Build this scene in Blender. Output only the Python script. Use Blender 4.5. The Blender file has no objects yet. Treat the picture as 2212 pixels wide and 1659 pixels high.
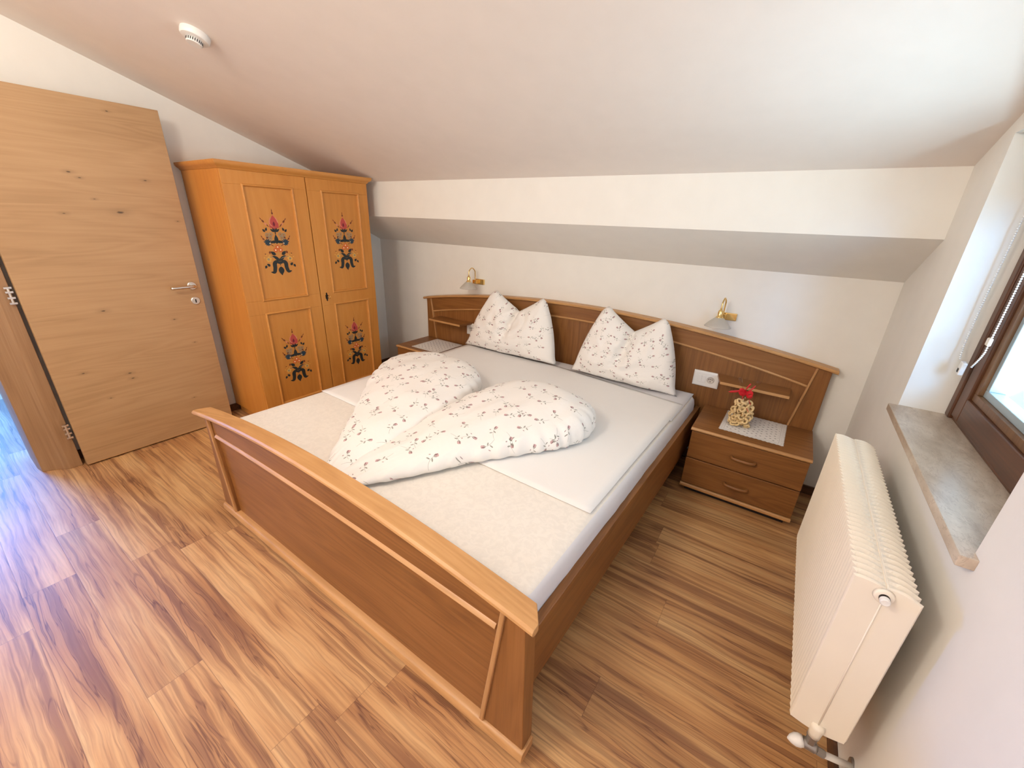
import bpy, bmesh, math, random
from mathutils import Vector, Matrix, noise
random.seed(7)
C = bpy.context.scene.collection
PI = math.pi

# ------------------------------------------------------------ camera, world, lights, exposure
cam_d = bpy.data.cameras.new('camera'); cam = bpy.data.objects.new('camera', cam_d); C.objects.link(cam)
def Rz(t): return Matrix.Rotation(t, 4, 'Z')
def Rx(t): return Matrix.Rotation(t, 4, 'X')
cam.matrix_world = Matrix.Translation((-0.4434, -2.7746, 1.4963)) @ Rz(math.radians(33.6298)) @ Rx(math.radians(68.1225)) @ Rz(math.radians(2.2560))
cam_d.sensor_width = 36; cam_d.lens = 877.0 / 2212 * 36; cam_d.clip_start = 0.02
bpy.context.scene.camera = cam
vs = bpy.context.scene.view_settings
vs.view_transform = 'Standard'; vs.look = 'None'; vs.gamma = 1; vs.exposure = 0.20; vs.use_curve_mapping = False

w = bpy.data.worlds.new('sky'); bpy.context.scene.world = w; w.use_nodes = True
bg = w.node_tree.nodes['Background']; bg.inputs[0].default_value = (0.62, 0.80, 1.0, 1); bg.inputs[1].default_value = 1.2

def light(name, kind, loc, target, power, color, size=1.0, size_y=None, spread=None):
    l = bpy.data.lights.new(name, kind); o = bpy.data.objects.new(name, l); C.objects.link(o)
    o.location = loc
    d = Vector(target) - Vector(loc); o.rotation_euler = d.to_track_quat('-Z', 'Y').to_euler()
    l.energy = power; l.color = color
    if kind == 'AREA':
        l.shape = 'RECTANGLE'; l.size = size; l.size_y = size_y or size
        if spread: l.spread = spread
    else: l.shadow_soft_size = size
    return o
light('window_daylight', 'AREA', (0.62, -1.25, 1.15), (-0.9, -2.0, 2.15), 48, (0.66, 0.86, 1.0), 1.1, 0.9)
light('window_sky', 'AREA', (0.92, -2.62, 1.85), (0.02, -.74, 1.35), 4.8, (0.24, 0.54, 1.0), 0.6, 0.8, 1.0)
light('front_fill_light', 'AREA', (-1.9, -4.56, 1.55), (-1.9, -1.0, 1.6), 14, (1.0, 0.98, 0.95), 2.8, 1.8)  # soft fill added behind the camera, not a known window
light('ceiling_lamp_light', 'POINT', (-1.75, -3.35, 2.42), (0, 0, 0), 60, (1.0, 0.92, 0.82), 0.22)
light('door_lamp_light', 'POINT', (-3.15, -3.15, 2.42), (0, 0, 0), 9, (1.0, 0.84, 0.68), 0.16)
light('hall_daylight', 'AREA', (-6.9, -3.3, 1.4), (-3.9, -2.95, 0.2), 160, (0.07, 0.32, 1.0), 1.0, 1.2)

# ------------------------------------------------------------ node helpers
def new_mat(name):
    m = bpy.data.materials.new(name); m.use_nodes = True
    return m, m.node_tree.nodes, m.node_tree.links, m.node_tree.nodes['Principled BSDF']
class NT:
    def __init__(s, m): s.N = m.node_tree.nodes; s.L = m.node_tree.links; s.b = s.N['Principled BSDF']
    def put(s, sock, v):
        if isinstance(v, bpy.types.NodeSocket): s.L.new(v, sock)
        elif isinstance(v, tuple) and sock.type == 'RGBA' and len(v) == 3: sock.default_value = (*v, 1)
        else: sock.default_value = v
    def m(s, op, a, b=0.0, c=None, clamp=False):
        n = s.N.new('ShaderNodeMath'); n.operation = op; n.use_clamp = clamp
        s.put(n.inputs[0], a); s.put(n.inputs[1], b)
        if c is not None: s.put(n.inputs[2], c)
        return n.outputs[0]
    def vm(s, op, a, b=(0, 0, 0)):
        n = s.N.new('ShaderNodeVectorMath'); n.operation = op; s.put(n.inputs[0], a); s.put(n.inputs[1], b)
        return n.outputs[1] if op in ('LENGTH', 'DOT_PRODUCT', 'DISTANCE') else n.outputs[0]
    def coord(s, kind='Object'): return s.N.new('ShaderNodeTexCoord').outputs[kind]
    def map(s, v, scale=(1, 1, 1), loc=(0, 0, 0), rot=(0, 0, 0)):
        n = s.N.new('ShaderNodeMapping'); s.put(n.inputs[0], v)
        n.inputs['Location'].default_value = loc; n.inputs['Rotation'].default_value = rot; n.inputs['Scale'].default_value = scale
        return n.outputs[0]
    def noise(s, v, scale, detail=3, rough=.5, dist=0, dim='3D', col=False):
        n = s.N.new('ShaderNodeTexNoise'); n.noise_dimensions = dim; s.put(n.inputs['Vector'], v)
        n.inputs['Scale'].default_value = scale; n.inputs['Detail'].default_value = detail
        n.inputs['Roughness'].default_value = rough; n.inputs['Distortion'].default_value = dist
        return n.outputs[1 if col else 0]
    def ramp(s, f, stops, interp='LINEAR'):
        n = s.N.new('ShaderNodeValToRGB'); s.put(n.inputs[0], f); r = n.color_ramp; r.interpolation = interp
        while len(r.elements) < len(stops): r.elements.new(.5)
        for e, (p, c) in zip(r.elements, stops):
            e.position = p; e.color = (*c, 1) if len(c) == 3 else c
        return n.outputs[0]
    def mix(s, f, a, b, mode='MIX'):
        n = s.N.new('ShaderNodeMix'); n.data_type = 'RGBA'; n.blend_type = mode
        s.put(n.inputs[0], f); s.put(n.inputs[6], a); s.put(n.inputs[7], b)
        return n.outputs[2]
    def sep(s, v):
        n = s.N.new('ShaderNodeSeparateXYZ'); s.put(n.inputs[0], v); return n.outputs
    def comb(s, x, y, z=0.0):
        n = s.N.new('ShaderNodeCombineXYZ'); s.put(n.inputs[0], x); s.put(n.inputs[1], y); s.put(n.inputs[2], z); return n.outputs[0]
    def bump(s, h, strength=.2, dist=.002):
        n = s.N.new('ShaderNodeBump'); s.put(n.inputs['Height'], h); n.inputs['Strength'].default_value = strength
        n.inputs['Distance'].default_value = dist; s.L.new(n.outputs[0], s.b.inputs['Normal'])
    def sstep(s, x, lo, hi):
        n = s.N.new('ShaderNodeMapRange'); n.interpolation_type = 'SMOOTHSTEP'; s.put(n.inputs[0], x)
        n.inputs[1].default_value = lo; n.inputs[2].default_value = hi
        n.inputs[3].default_value = 0; n.inputs[4].default_value = 1
        return n.outputs[0]
def srgb(r, g, b):
    f = lambda c: c / 12.92 if c <= .04045 else ((c + .055) / 1.055) ** 2.4
    return (f(r / 255), f(g / 255), f(b / 255))
def plain(name, col, rough=.5, metal=0, bumps=0, **kw):
    m, N, L, b = new_mat(name); t = NT(m)
    n = t.noise(t.coord(), 9, 3)
    t.put(b.inputs['Base Color'], t.mix(n, tuple(c * .96 for c in col), tuple(min(1, c * 1.03) for c in col)))
    b.inputs['Roughness'].default_value = rough; b.inputs['Metallic'].default_value = metal
    if bumps: t.bump(t.noise(t.coord(), bumps, 4), .15, .001)
    for k, v in kw.items(): b.inputs[k].default_value = v
    return m

def wood(name, dark, mid, light, axis, rough=.42, ring=6.0, pore=.50, knots=False, warp=.17, seed=0.0):
    m, N, L, b = new_mat(name); t = NT(m)
    co = t.map(t.coord(), loc=(seed, seed * .7, seed * 1.3))
    def st(a, o): return tuple(a if i == axis else o for i in range(3))
    low = t.noise(t.map(co, st(.8, 3.0)), 1.0, 3, .5, .4)
    wv = N.new('ShaderNodeTexNoise')
    cath = t.map(co, st(.55, ring))
    n2 = t.noise(cath, 1.3, 2, .45, .5)
    bands = t.m('FRACT', t.m('MULTIPLY', n2, 9.0))
    bands = t.m('ABSOLUTE', t.m('SUBTRACT', bands, .5))
    bands = t.m('MULTIPLY', bands, 2.0)
    N.remove(wv)
    fine = t.noise(t.map(co, st(3.5, 130)), 1.0, 4, .6)
    f = t.m('ADD', t.m('MULTIPLY', low, .50), t.m('MULTIPLY', bands, warp))
    f = t.m('ADD', f, t.m('MULTIPLY', fine, pore))
    tot = .50 * .5 + warp * .5 + pore * .5
    f = t.m('ADD', t.m('MULTIPLY', t.m('SUBTRACT', f, tot), 1.5), .5)
    col = t.ramp(f, [(.12, dark), (.5, mid), (.88, light)])
    if knots:
        P0 = t.coord(); wob = t.m('MULTIPLY', t.noise(P0, 60, 2), .9)
        k1 = k2 = 0.0
        for ky, kz, kr in knots:
            q = t.vm('LENGTH', t.vm('DIVIDE', t.vm('SUBTRACT', P0, (0, ky, kz)), (1e6, .020 * kr, .008 * kr)))
            q = t.m('ADD', q, wob)
            k2 = t.m('MAXIMUM', k2, t.m('SUBTRACT', 1.0, t.sstep(q, .7, 1.5))); k1 = t.m('MAXIMUM', k1, t.m('SUBTRACT', 1.0, t.sstep(q, .6, 4.5)))
        col = t.mix(t.m('MULTIPLY', k1, .35), col, tuple(c * .6 for c in dark))
        col = t.mix(t.m('MULTIPLY', k2, .85), col, tuple(c * .16 for c in dark))
    t.put(b.inputs['Base Color'], col)
    b.inputs['Roughness'].default_value = rough
    t.bump(fine, .12, .001)
    return m

# ------------------------------------------------------------ materials
M = {}
M['wall'] = plain('painted_wall', srgb(240, 236, 228), .9, bumps=60)
M['ceiling'] = plain('painted_ceiling', srgb(238, 228, 219), .92, bumps=50)
OD, OM, OL = srgb(114, 71, 34), srgb(141, 92, 46), srgb(156, 105, 58)
M['oak_x'] = wood('oak_grain_x', OD, OM, OL, 0, .40)
M['oak_z'] = wood('oak_grain_z', OD, OM, OL, 2, .40, seed=3.1)
M['oak_y'] = wood('oak_grain_y', OD, OM, OL, 1, .40, seed=5.3)
M['oak_edge'] = wood('oak_edge_solid', srgb(172, 124, 74), srgb(198, 148, 94), srgb(212, 164, 110), 0, .38, pore=.3, seed=2.)
M['oak_edge_z'] = wood('oak_edge_solid_z', srgb(162, 116, 70), srgb(186, 138, 88), srgb(200, 154, 104), 2, .38, pore=.3, seed=2.)
KN = [(-1.955, 1.458, 1), (-2.117, 1.652, 0.55), (-2.081, 1.627, 0.4), (-1.797, 1.638, 0.5), (-2.048, 1.524, 0.35), (-2.189, 1.446, 0.5), (-1.688, 1.416, 0.35), (-1.886, 1.97, 0.4), (-2.165, 0.916, 0.7), (-2.139, 0.519, 0.5), (-2.134, 0.483, 0.5), (-2.339, 0.573, 0.45), (-1.764, 0.64, 0.35), (-1.841, 0.812, 0.4), (-2.262, 0.389, 0.35), (-1.851, 0.254, 0.35)]
M['door'] = wood('door_oak', srgb(160, 124, 84), srgb(182, 145, 103), srgb(194, 158, 116), 1, .5, ring=7, pore=.26, warp=.13, knots=KN, seed=1.7)
M['frame_wood'] = wood('door_frame_oak', srgb(138, 102, 68), srgb(156, 119, 83), srgb(168, 132, 96), 2, .45, seed=8)
M['larch'] = wood('golden_larch', srgb(192, 122, 50), srgb(208, 139, 62), srgb(218, 152, 76), 2, .42, ring=5, pore=.16, warp=.10, seed=4)
M['larch_y'] = wood('golden_larch_y', srgb(190, 122, 54), srgb(206, 140, 68), srgb(216, 154, 82), 1, .42, ring=5, pore=.16, warp=.10, seed=6)
M['window_wood'] = wood('window_wood', srgb(66, 36, 18), srgb(92, 54, 30), srgb(112, 70, 40), 1, .35, seed=9)
M['window_wood_z'] = wood('window_wood_z', srgb(66, 36, 18), srgb(92, 54, 30), srgb(112, 70, 40), 2, .35, seed=9)
M['bead_wood'] = wood('window_bead_wood', srgb(92, 62, 38), srgb(116, 82, 52), srgb(134, 98, 64), 2, .4, seed=3)
M['base_wood'] = wood('baseboard_wood', srgb(70, 44, 28), srgb(98, 64, 42), srgb(120, 82, 54), 0, .5, seed=2)
M['brass'] = plain('polished_brass', (.83, .60, .25), .16, 1)
M['steel'] = plain('brushed_steel', (.72, .68, .62), .28, 1)
M['dark_metal'] = plain('burnished_iron', (.04, .03, .025), .4, .8)
M['grey_metal'] = plain('nickel_valve', (.36, .33, .30), .42, .8)
M['white_plastic'] = plain('white_plastic', srgb(238, 234, 228), .35)
M['plastic_shadow'] = plain('socket_recess', srgb(205, 198, 190), .5)
M['black_hole'] = plain('dark_hole', (.01, .008, .006), .8)
M['enamel'] = plain('cream_enamel', srgb(242, 231, 213), .32)

M['alu'] = plain('grey_aluminium', srgb(178, 196, 204), .4, .3)
M['red'] = plain('red_ribbon', (.62, .012, .02), .35)
M['biscuit'] = plain('baked_biscuit', srgb(240, 208, 152), .7, bumps=90)
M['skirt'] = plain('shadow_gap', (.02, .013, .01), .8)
def terrace():
    m, N, L, b = new_mat('terrace_stone'); t = NT(m); co = t.coord()
    br = N.new('ShaderNodeTexBrick'); L.new(co, br.inputs['Vector']); br.inputs['Scale'].default_value = 1.6
    br.inputs['Color1'].default_value = (*srgb(176, 164, 150), 1); br.inputs['Color2'].default_value = (*srgb(150, 140, 130), 1); br.inputs['Mortar'].default_value = (*srgb(112, 104, 96), 1)
    t.put(b.inputs['Base Color'], t.mix(t.noise(co, 2, 4), br.outputs[0], srgb(190, 172, 146))); b.inputs['Roughness'].default_value = .9
    return m
M['terrace'] = terrace()

def glass(name, tint=(1, 1, 1), rough=.0, ior=1.5):
    m, N, L, b = new_mat(name)
    tr = N.new('ShaderNodeBsdfTransparent'); tr.inputs[0].default_value = (*tint, 1)
    gl = N.new('ShaderNodeBsdfGlossy'); gl.inputs['Roughness'].default_value = rough
    t = NT(m); lw = N.new('ShaderNodeLayerWeight'); lw.inputs[0].default_value = .5
    f0 = ((ior - 1) / (ior + 1)) ** 2
    fac_ = t.m('ADD', f0, t.m('MULTIPLY', t.m('POWER', lw.outputs['Facing'], 5.0), .8 if ior > 1.3 else .35))
    mx = N.new('ShaderNodeMixShader'); L.new(fac_, mx.inputs[0]); L.new(tr.outputs[0], mx.inputs[1]); L.new(gl.outputs[0], mx.inputs[2])
    L.new(mx.outputs[0], N['Material Output'].inputs[0])
    return m
def frosted():
    m, N, L, b = new_mat('frosted_glass')
    a = N.new('ShaderNodeBsdfTranslucent'); a.inputs[0].default_value = (.86, .84, .78, 1)
    c = N.new('ShaderNodeBsdfTransparent')
    b.inputs['Base Color'].default_value = (.86, .85, .80, 1); b.inputs['Roughness'].default_value = .35
    m1 = N.new('ShaderNodeMixShader'); m1.inputs[0].default_value = .55; L.new(b.outputs[0], m1.inputs[1]); L.new(a.outputs[0], m1.inputs[2])
    m2 = N.new('ShaderNodeMixShader'); m2.inputs[0].default_value = .38; L.new(m1.outputs[0], m2.inputs[1]); L.new(c.outputs[0], m2.inputs[2])
    L.new(m2.outputs[0], N['Material Output'].inputs[0]); return m
M['frosted'] = frosted()
M['glass'] = glass('window_glass', (.93, .97, .98))
M['cello'] = glass('cellophane', (.985, .98, .97), .08, 1.18)

# floor of vinyl planks running along x
def floor_mat():
    m, N, L, b = new_mat('plum_vinyl_planks'); t = NT(m)
    x, y, _ = t.sep(t.coord())
    W, LEN = .157, 1.22
    ry = t.m('DIVIDE', t.m('ADD', y, 2.405), W); row = t.m('FLOOR', ry)
    wn = N.new('ShaderNodeTexWhiteNoise'); wn.noise_dimensions = '1D'; L.new(row, wn.inputs['W'])
    cx = t.m('ADD', t.m('DIVIDE', x, LEN), t.m('MULTIPLY', wn.outputs[0], 7.0)); col = t.m('FLOOR', cx)
    w2 = N.new('ShaderNodeTexWhiteNoise'); w2.noise_dimensions = '2D'; L.new(t.comb(row, col), w2.inputs['Vector'])
    rnd = w2.outputs[0]; rc = w2.outputs[1]
    sh = t.vm('MULTIPLY', rc, (9., 9., 9.))
    P = t.vm('ADD', t.comb(x, y, 0.0), sh)
    warp = t.noise(t.map(P, (1.9, 7.0, 1)), 1.0, 3, .55, .2, col=True)
    Pw = t.vm('ADD', P, t.vm('MULTIPLY', t.vm('SUBTRACT', warp, (.5, .5, .5)), (.34, .045, 0)))
    n1 = t.noise(t.map(Pw, (.62, 20.0, 1)), 1.2, 4, .60, .10)                # coloured streaks
    nb = t.noise(t.map(Pw, (.55, 11.0, 1)), 1.0, 1, .4, .2)
    rings = t.m('ABSOLUTE', t.m('SUBTRACT', t.m('FRACT', t.m('MULTIPLY', nb, 15.0)), .5))
    n3 = t.noise(t.map(Pw, (4.0, 120, 1)), 1.0, 5, .62)                      # fine fibre
    n4 = t.noise(t.map(P, (1.6, 5.0, 1)), 1.2, 2, .5)
    n5 = t.noise(t.map(Pw, (1.3, 62, 1)), 1.0, 5, .62)
    dk = t.sstep(n1, .52, .64)
    line = t.m('MULTIPLY', t.m('SUBTRACT', 1.0, t.sstep(rings, .0, .12)), t.sstep(t.m('ADD', t.m('MULTIPLY', n4, .6), t.m('MULTIPLY', n1, .4)), .46, .60))
    base = t.ramp(t.m('ADD', t.m('MULTIPLY', n1, .5), t.m('MULTIPLY', n4, .5)),
                  [(.36, srgb(224, 182, 128)), (.48, srgb(208, 160, 107)), (.58, srgb(186, 135, 86)), (.70, srgb(150, 100, 62))])
    c = t.mix(t.m('MULTIPLY', dk, .62), base, srgb(138, 94, 66))
    c = t.mix(t.m('MULTIPLY', line, .65), c, srgb(104, 62, 46))
    c = t.mix(t.m('MULTIPLY', t.sstep(n5, .49, .64), .48), c, srgb(126, 84, 54))
    c = t.mix(t.m('MULTIPLY', t.sstep(n3, .38, .7), .38), c, srgb(146, 104, 70))
    vein = t.m('MULTIPLY', t.m('SUBTRACT', 1.0, t.sstep(t.m('ABSOLUTE', t.m('SUBTRACT', n1, .57)), .002, .014)), t.sstep(n4, .42, .55))
    c = t.mix(t.m('MULTIPLY', vein, .62), c, srgb(98, 58, 40))
    tint = t.ramp(rnd, [(0, (.86, .84, .82)), (.5, (1, 1, 1)), (1, (1.0, .97, .93))])
    c = t.mix(1.0, c, tint, 'MULTIPLY')
    fy = t.m('FRACT', ry); fx = t.m('FRACT', cx)
    gy = t.m('MINIMUM', fy, t.m('SUBTRACT', 1.0, fy)); gx = t.m('MULTIPLY', t.m('MINIMUM', fx, t.m('SUBTRACT', 1.0, fx)), LEN / W)
    g = t.m('SUBTRACT', 1.0, t.sstep(t.m('MINIMUM', gy, gx), .002, .010))
    c = t.mix(t.m('MULTIPLY', g, .45), c, srgb(96, 60, 42))
    t.put(b.inputs['Base Color'], c); b.inputs['Roughness'].default_value = .46
    t.bump(t.m('SUBTRACT', n3, t.m('MULTIPLY', g, 2.0)), .12, .0012)
    return m
M['floor'] = floor_mat()

def marble():
    m, N, L, b = new_mat('beige_marble'); t = NT(m); co = t.coord()
    n = t.noise(t.map(co, (12, 5, 10), rot=(0, 0, .9)), 1.4, 7, .6, .8)
    v = t.m('ABSOLUTE', t.m('SUBTRACT', t.noise(t.map(co, (16, 6, 8), rot=(0, 0, .7)), 1.5, 5, .6, 2.0), .5))
    c = t.ramp(n, [(.3, srgb(172, 152, 132)), (.5, srgb(194, 176, 156)), (.7, srgb(212, 196, 178))])
    c = t.mix(t.m('SUBTRACT', 1.0, t.m('ADD', .6, t.sstep(v, 0, .04))), c, srgb(150, 124, 102))
    t.put(b.inputs['Base Color'], c); b.inputs['Roughness'].default_value = .28
    return m
M['marble'] = marble()

# white cotton printed with small long-stemmed roses (uv in metres)
def rose_print(name, base, cell=.100, seed=0.0):
    m, N, L, b = new_mat(name); t = NT(m)
    uv = t.map(t.coord('UV'), loc=(seed, seed * 2, 0))
    col = base
    for k, (cs, off) in enumerate([(cell, 0.0), (cell * 1.15, 3.37)]):
        p = t.map(uv, loc=(off, off * 1.7, 0)) if off else uv
        v = N.new('ShaderNodeTexVoronoi'); v.voronoi_dimensions = '2D'; v.inputs['Scale'].default_value = 1 / cs
        v.inputs['Randomness'].default_value = .55; L.new(p, v.inputs['Vector'])
        d = t.vm('SUBTRACT', p, v.outputs['Position'])
        rr = t.sep(v.outputs['Color'])
        vr = N.new('ShaderNodeVectorRotate'); vr.rotation_type = 'Z_AXIS'; L.new(d, vr.inputs['Vector']); t.put(vr.inputs['Angle'], t.m('MULTIPLY', rr[0], 6.283))
        d = t.vm('MULTIPLY', vr.outputs[0], (100, 100, 0))                    # centimetres
        X, Y, _ = t.sep(d)
        keep = t.m('GREATER_THAN', rr[1], .10 if k == 0 else .60)
        def ell(cx, cy, a, bb, ang):
            vv = N.new('ShaderNodeVectorRotate'); vv.rotation_type = 'Z_AXIS'
            L.new(t.vm('SUBTRACT', d, (cx, cy, 0)), vv.inputs['Vector']); vv.inputs['Angle'].default_value = ang
            q = t.vm('LENGTH', t.vm('DIVIDE', vv.outputs[0], (a, bb, 1)))
            return t.m('SUBTRACT', 1.0, t.sstep(q, .75, 1.05))
        wob = t.m('MULTIPLY', t.noise(d, 1.3, 2), 1.1)
        r = t.m('ADD', t.vm('LENGTH', t.vm('SUBTRACT', d, (0, 1.9, 0))), wob)
        bloom = t.m('SUBTRACT', 1.0, t.sstep(r, 1.28, 1.42))
        pet = t.sstep(t.m('SINE', t.m('ADD', t.m('MULTIPLY', X, 5.2), t.m('MULTIPLY', t.noise(d, 1.5, 2), 13.0))), -.35, .35)
        calyx = t.m('MAXIMUM', ell(.32, .98, .22, .55, .5), ell(-.32, .98, .22, .55, -.5))
        bud = ell(-1.5, -.6, .28, .5, .5)
        # arching stem
        sx = t.m('SUBTRACT', X, t.m('MULTIPLY', t.m('MULTIPLY', t.m('SUBTRACT', Y, 1.0), t.m('SUBTRACT', Y, 1.0)), .11))
        stem = t.m('SUBTRACT', 1.0, t.sstep(t.m('ABSOLUTE', sx), .05, .13))
        stem = t.m('MULTIPLY', stem, t.m('MULTIPLY', t.m('GREATER_THAN', Y, -4.4), t.m('LESS_THAN', Y, .9)))
        leaf = t.m('MAXIMUM', ell(1.05, -.75, .34, .85, -1.1), ell(-.15, -2.0, .32, .80, .8))
        col = t.mix(t.m('MULTIPLY', t.m('MULTIPLY', stem, keep), .62), col, srgb(128, 128, 116))
        col = t.mix(t.m('MULTIPLY', t.m('MULTIPLY', leaf, keep), .80), col, srgb(122, 120, 106))
        flower = t.mix(pet, srgb(132, 88, 88), srgb(208, 166, 168))
        col = t.mix(t.m('MULTIPLY', t.m('MULTIPLY', bloom, keep), .9), col, flower)
        col = t.mix(t.m('MULTIPLY', t.m('MULTIPLY', calyx, keep), .85), col, srgb(118, 108, 98))
        col = t.mix(t.m('MULTIPLY', t.m('MULTIPLY', bud, keep), .7), col, srgb(150, 108, 108))
    t.put(b.inputs['Base Color'], col); b.inputs['Roughness'].default_value = .85
    t.bump(t.noise(uv, 14, 4, .55, .6), .35, .006)
    b.inputs['Sheen Weight'].default_value = .1
    return m
COT = srgb(247, 242, 236)
M['rose1'] = rose_print('rose_print_cotton', COT)
M['rose2'] = rose_print('rose_print_cotton_b', COT, seed=1.37)

def cloth(name, col, kind):
    m, N, L, b = new_mat(name); t = NT(m); co = t.coord()
    if kind == 'damask':
        a = t.noise(co, 38, 4, .6, 1.2)
        f = t.sstep(a, .38, .62)
        t.put(b.inputs['Base Color'], t.mix(f, tuple(c * .965 for c in col), tuple(min(1, c * 1.02) for c in col)))
        t.bump(f, .15, .001)
    else:
        t.put(b.inputs['Base Color'], t.mix(t.noise(co, 5, 2), tuple(c * .97 for c in col), col))
        t.bump(t.noise(co, 3.2, 4, .55, .8), .25, .01)
    b.inputs['Roughness'].default_value = .85
    return m
M['damask'] = cloth('cream_damask', srgb(240, 233, 223), 'damask')
M['sheet'] = cloth('white_sheet', srgb(247, 244, 241), 'plain')
M['fitted'] = cloth('fitted_sheet', srgb(232, 229, 230), 'plain')

def doily_mat():
    m, N, L, b = new_mat('sprigged_linen'); t = NT(m); co = t.coord('UV')
    v = N.new('ShaderNodeTexVoronoi'); v.voronoi_dimensions = '2D'; v.inputs['Scale'].default_value = 42; v.inputs['Randomness'].default_value = .25
    L.new(t.map(co, (.8, 1, 1), rot=(0, 0, .78)), v.inputs['Vector'])
    x, y, _ = t.sep(co)                       # uv centred, metres
    inx = t.m('LESS_THAN', t.m('ABSOLUTE', x), .128); iny = t.m('LESS_THAN', t.m('ABSOLUTE', y), .128)
    ins = t.m('MULTIPLY', inx, iny)
    dot = t.m('MULTIPLY', t.m('SUBTRACT', 1.0, t.sstep(v.outputs['Distance'], .12, .22)), ins)
    d = t.m('MAXIMUM', t.m('ABSOLUTE', x), t.m('ABSOLUTE', y))
    hem = t.m('SUBTRACT', 1.0, t.sstep(t.m('ABSOLUTE', t.m('SUBTRACT', d, .134)), .0006, .0018))
    c = t.mix(dot, srgb(240, 235, 230), srgb(166, 156, 156))
    c = t.mix(t.m('MULTIPLY', hem, .5), c, srgb(165, 155, 148))
    lace = t.m('MULTIPLY', t.m('GREATER_THAN', d, .14), t.sstep(t.noise(co, 260, 2), .5, .6))
    c = t.mix(t.m('MULTIPLY', lace, .45), c, srgb(150, 138, 128))
    t.put(b.inputs['Base Color'], c); b.inputs['Roughness'].default_value = .9
    return m
M['doily'] = doily_mat()

# ------------------------------------------------------------ geometry helpers
def setp(o, label=None, cat=None, group=None, kind=None):
    if label: o['label'] = label
    if cat: o['category'] = cat
    if group: o['group'] = group
    if kind: o['kind'] = kind
    return o
ROOT = {}
def thing(name, label=None, cat=None, loc=(0, 0, 0), group=None, kind=None):
    o = bpy.data.objects.new(name, None); C.objects.link(o); o.location = loc; o.empty_display_size = .1
    return setp(o, label, cat, group, kind)
def link(name, me, mats, parent=None, smooth=False, bevel=0, seg=2, label=None, subsurf=0, kind=None):
    o = bpy.data.objects.new(name, me); C.objects.link(o)
    for m_ in (mats if isinstance(mats, (list, tuple)) else [mats]): me.materials.append(M[m_] if isinstance(m_, str) else m_)
    if smooth:
        for p in me.polygons: p.use_smooth = True
    if bevel:
        b = o.modifiers.new('bevel', 'BEVEL'); b.width = bevel; b.segments = seg; b.limit_method = 'ANGLE'; b.angle_limit = math.radians(35)
        for p in me.polygons: p.use_smooth = True
        b.harden_normals = True
    if subsurf:
        s = o.modifiers.new('sub', 'SUBSURF'); s.levels = subsurf; s.render_levels = subsurf
    if parent is not None:
        o.parent = parent
        if parent.type == 'EMPTY': o.location = -parent.location
    setp(o, label, kind=kind)
    return o
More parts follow.
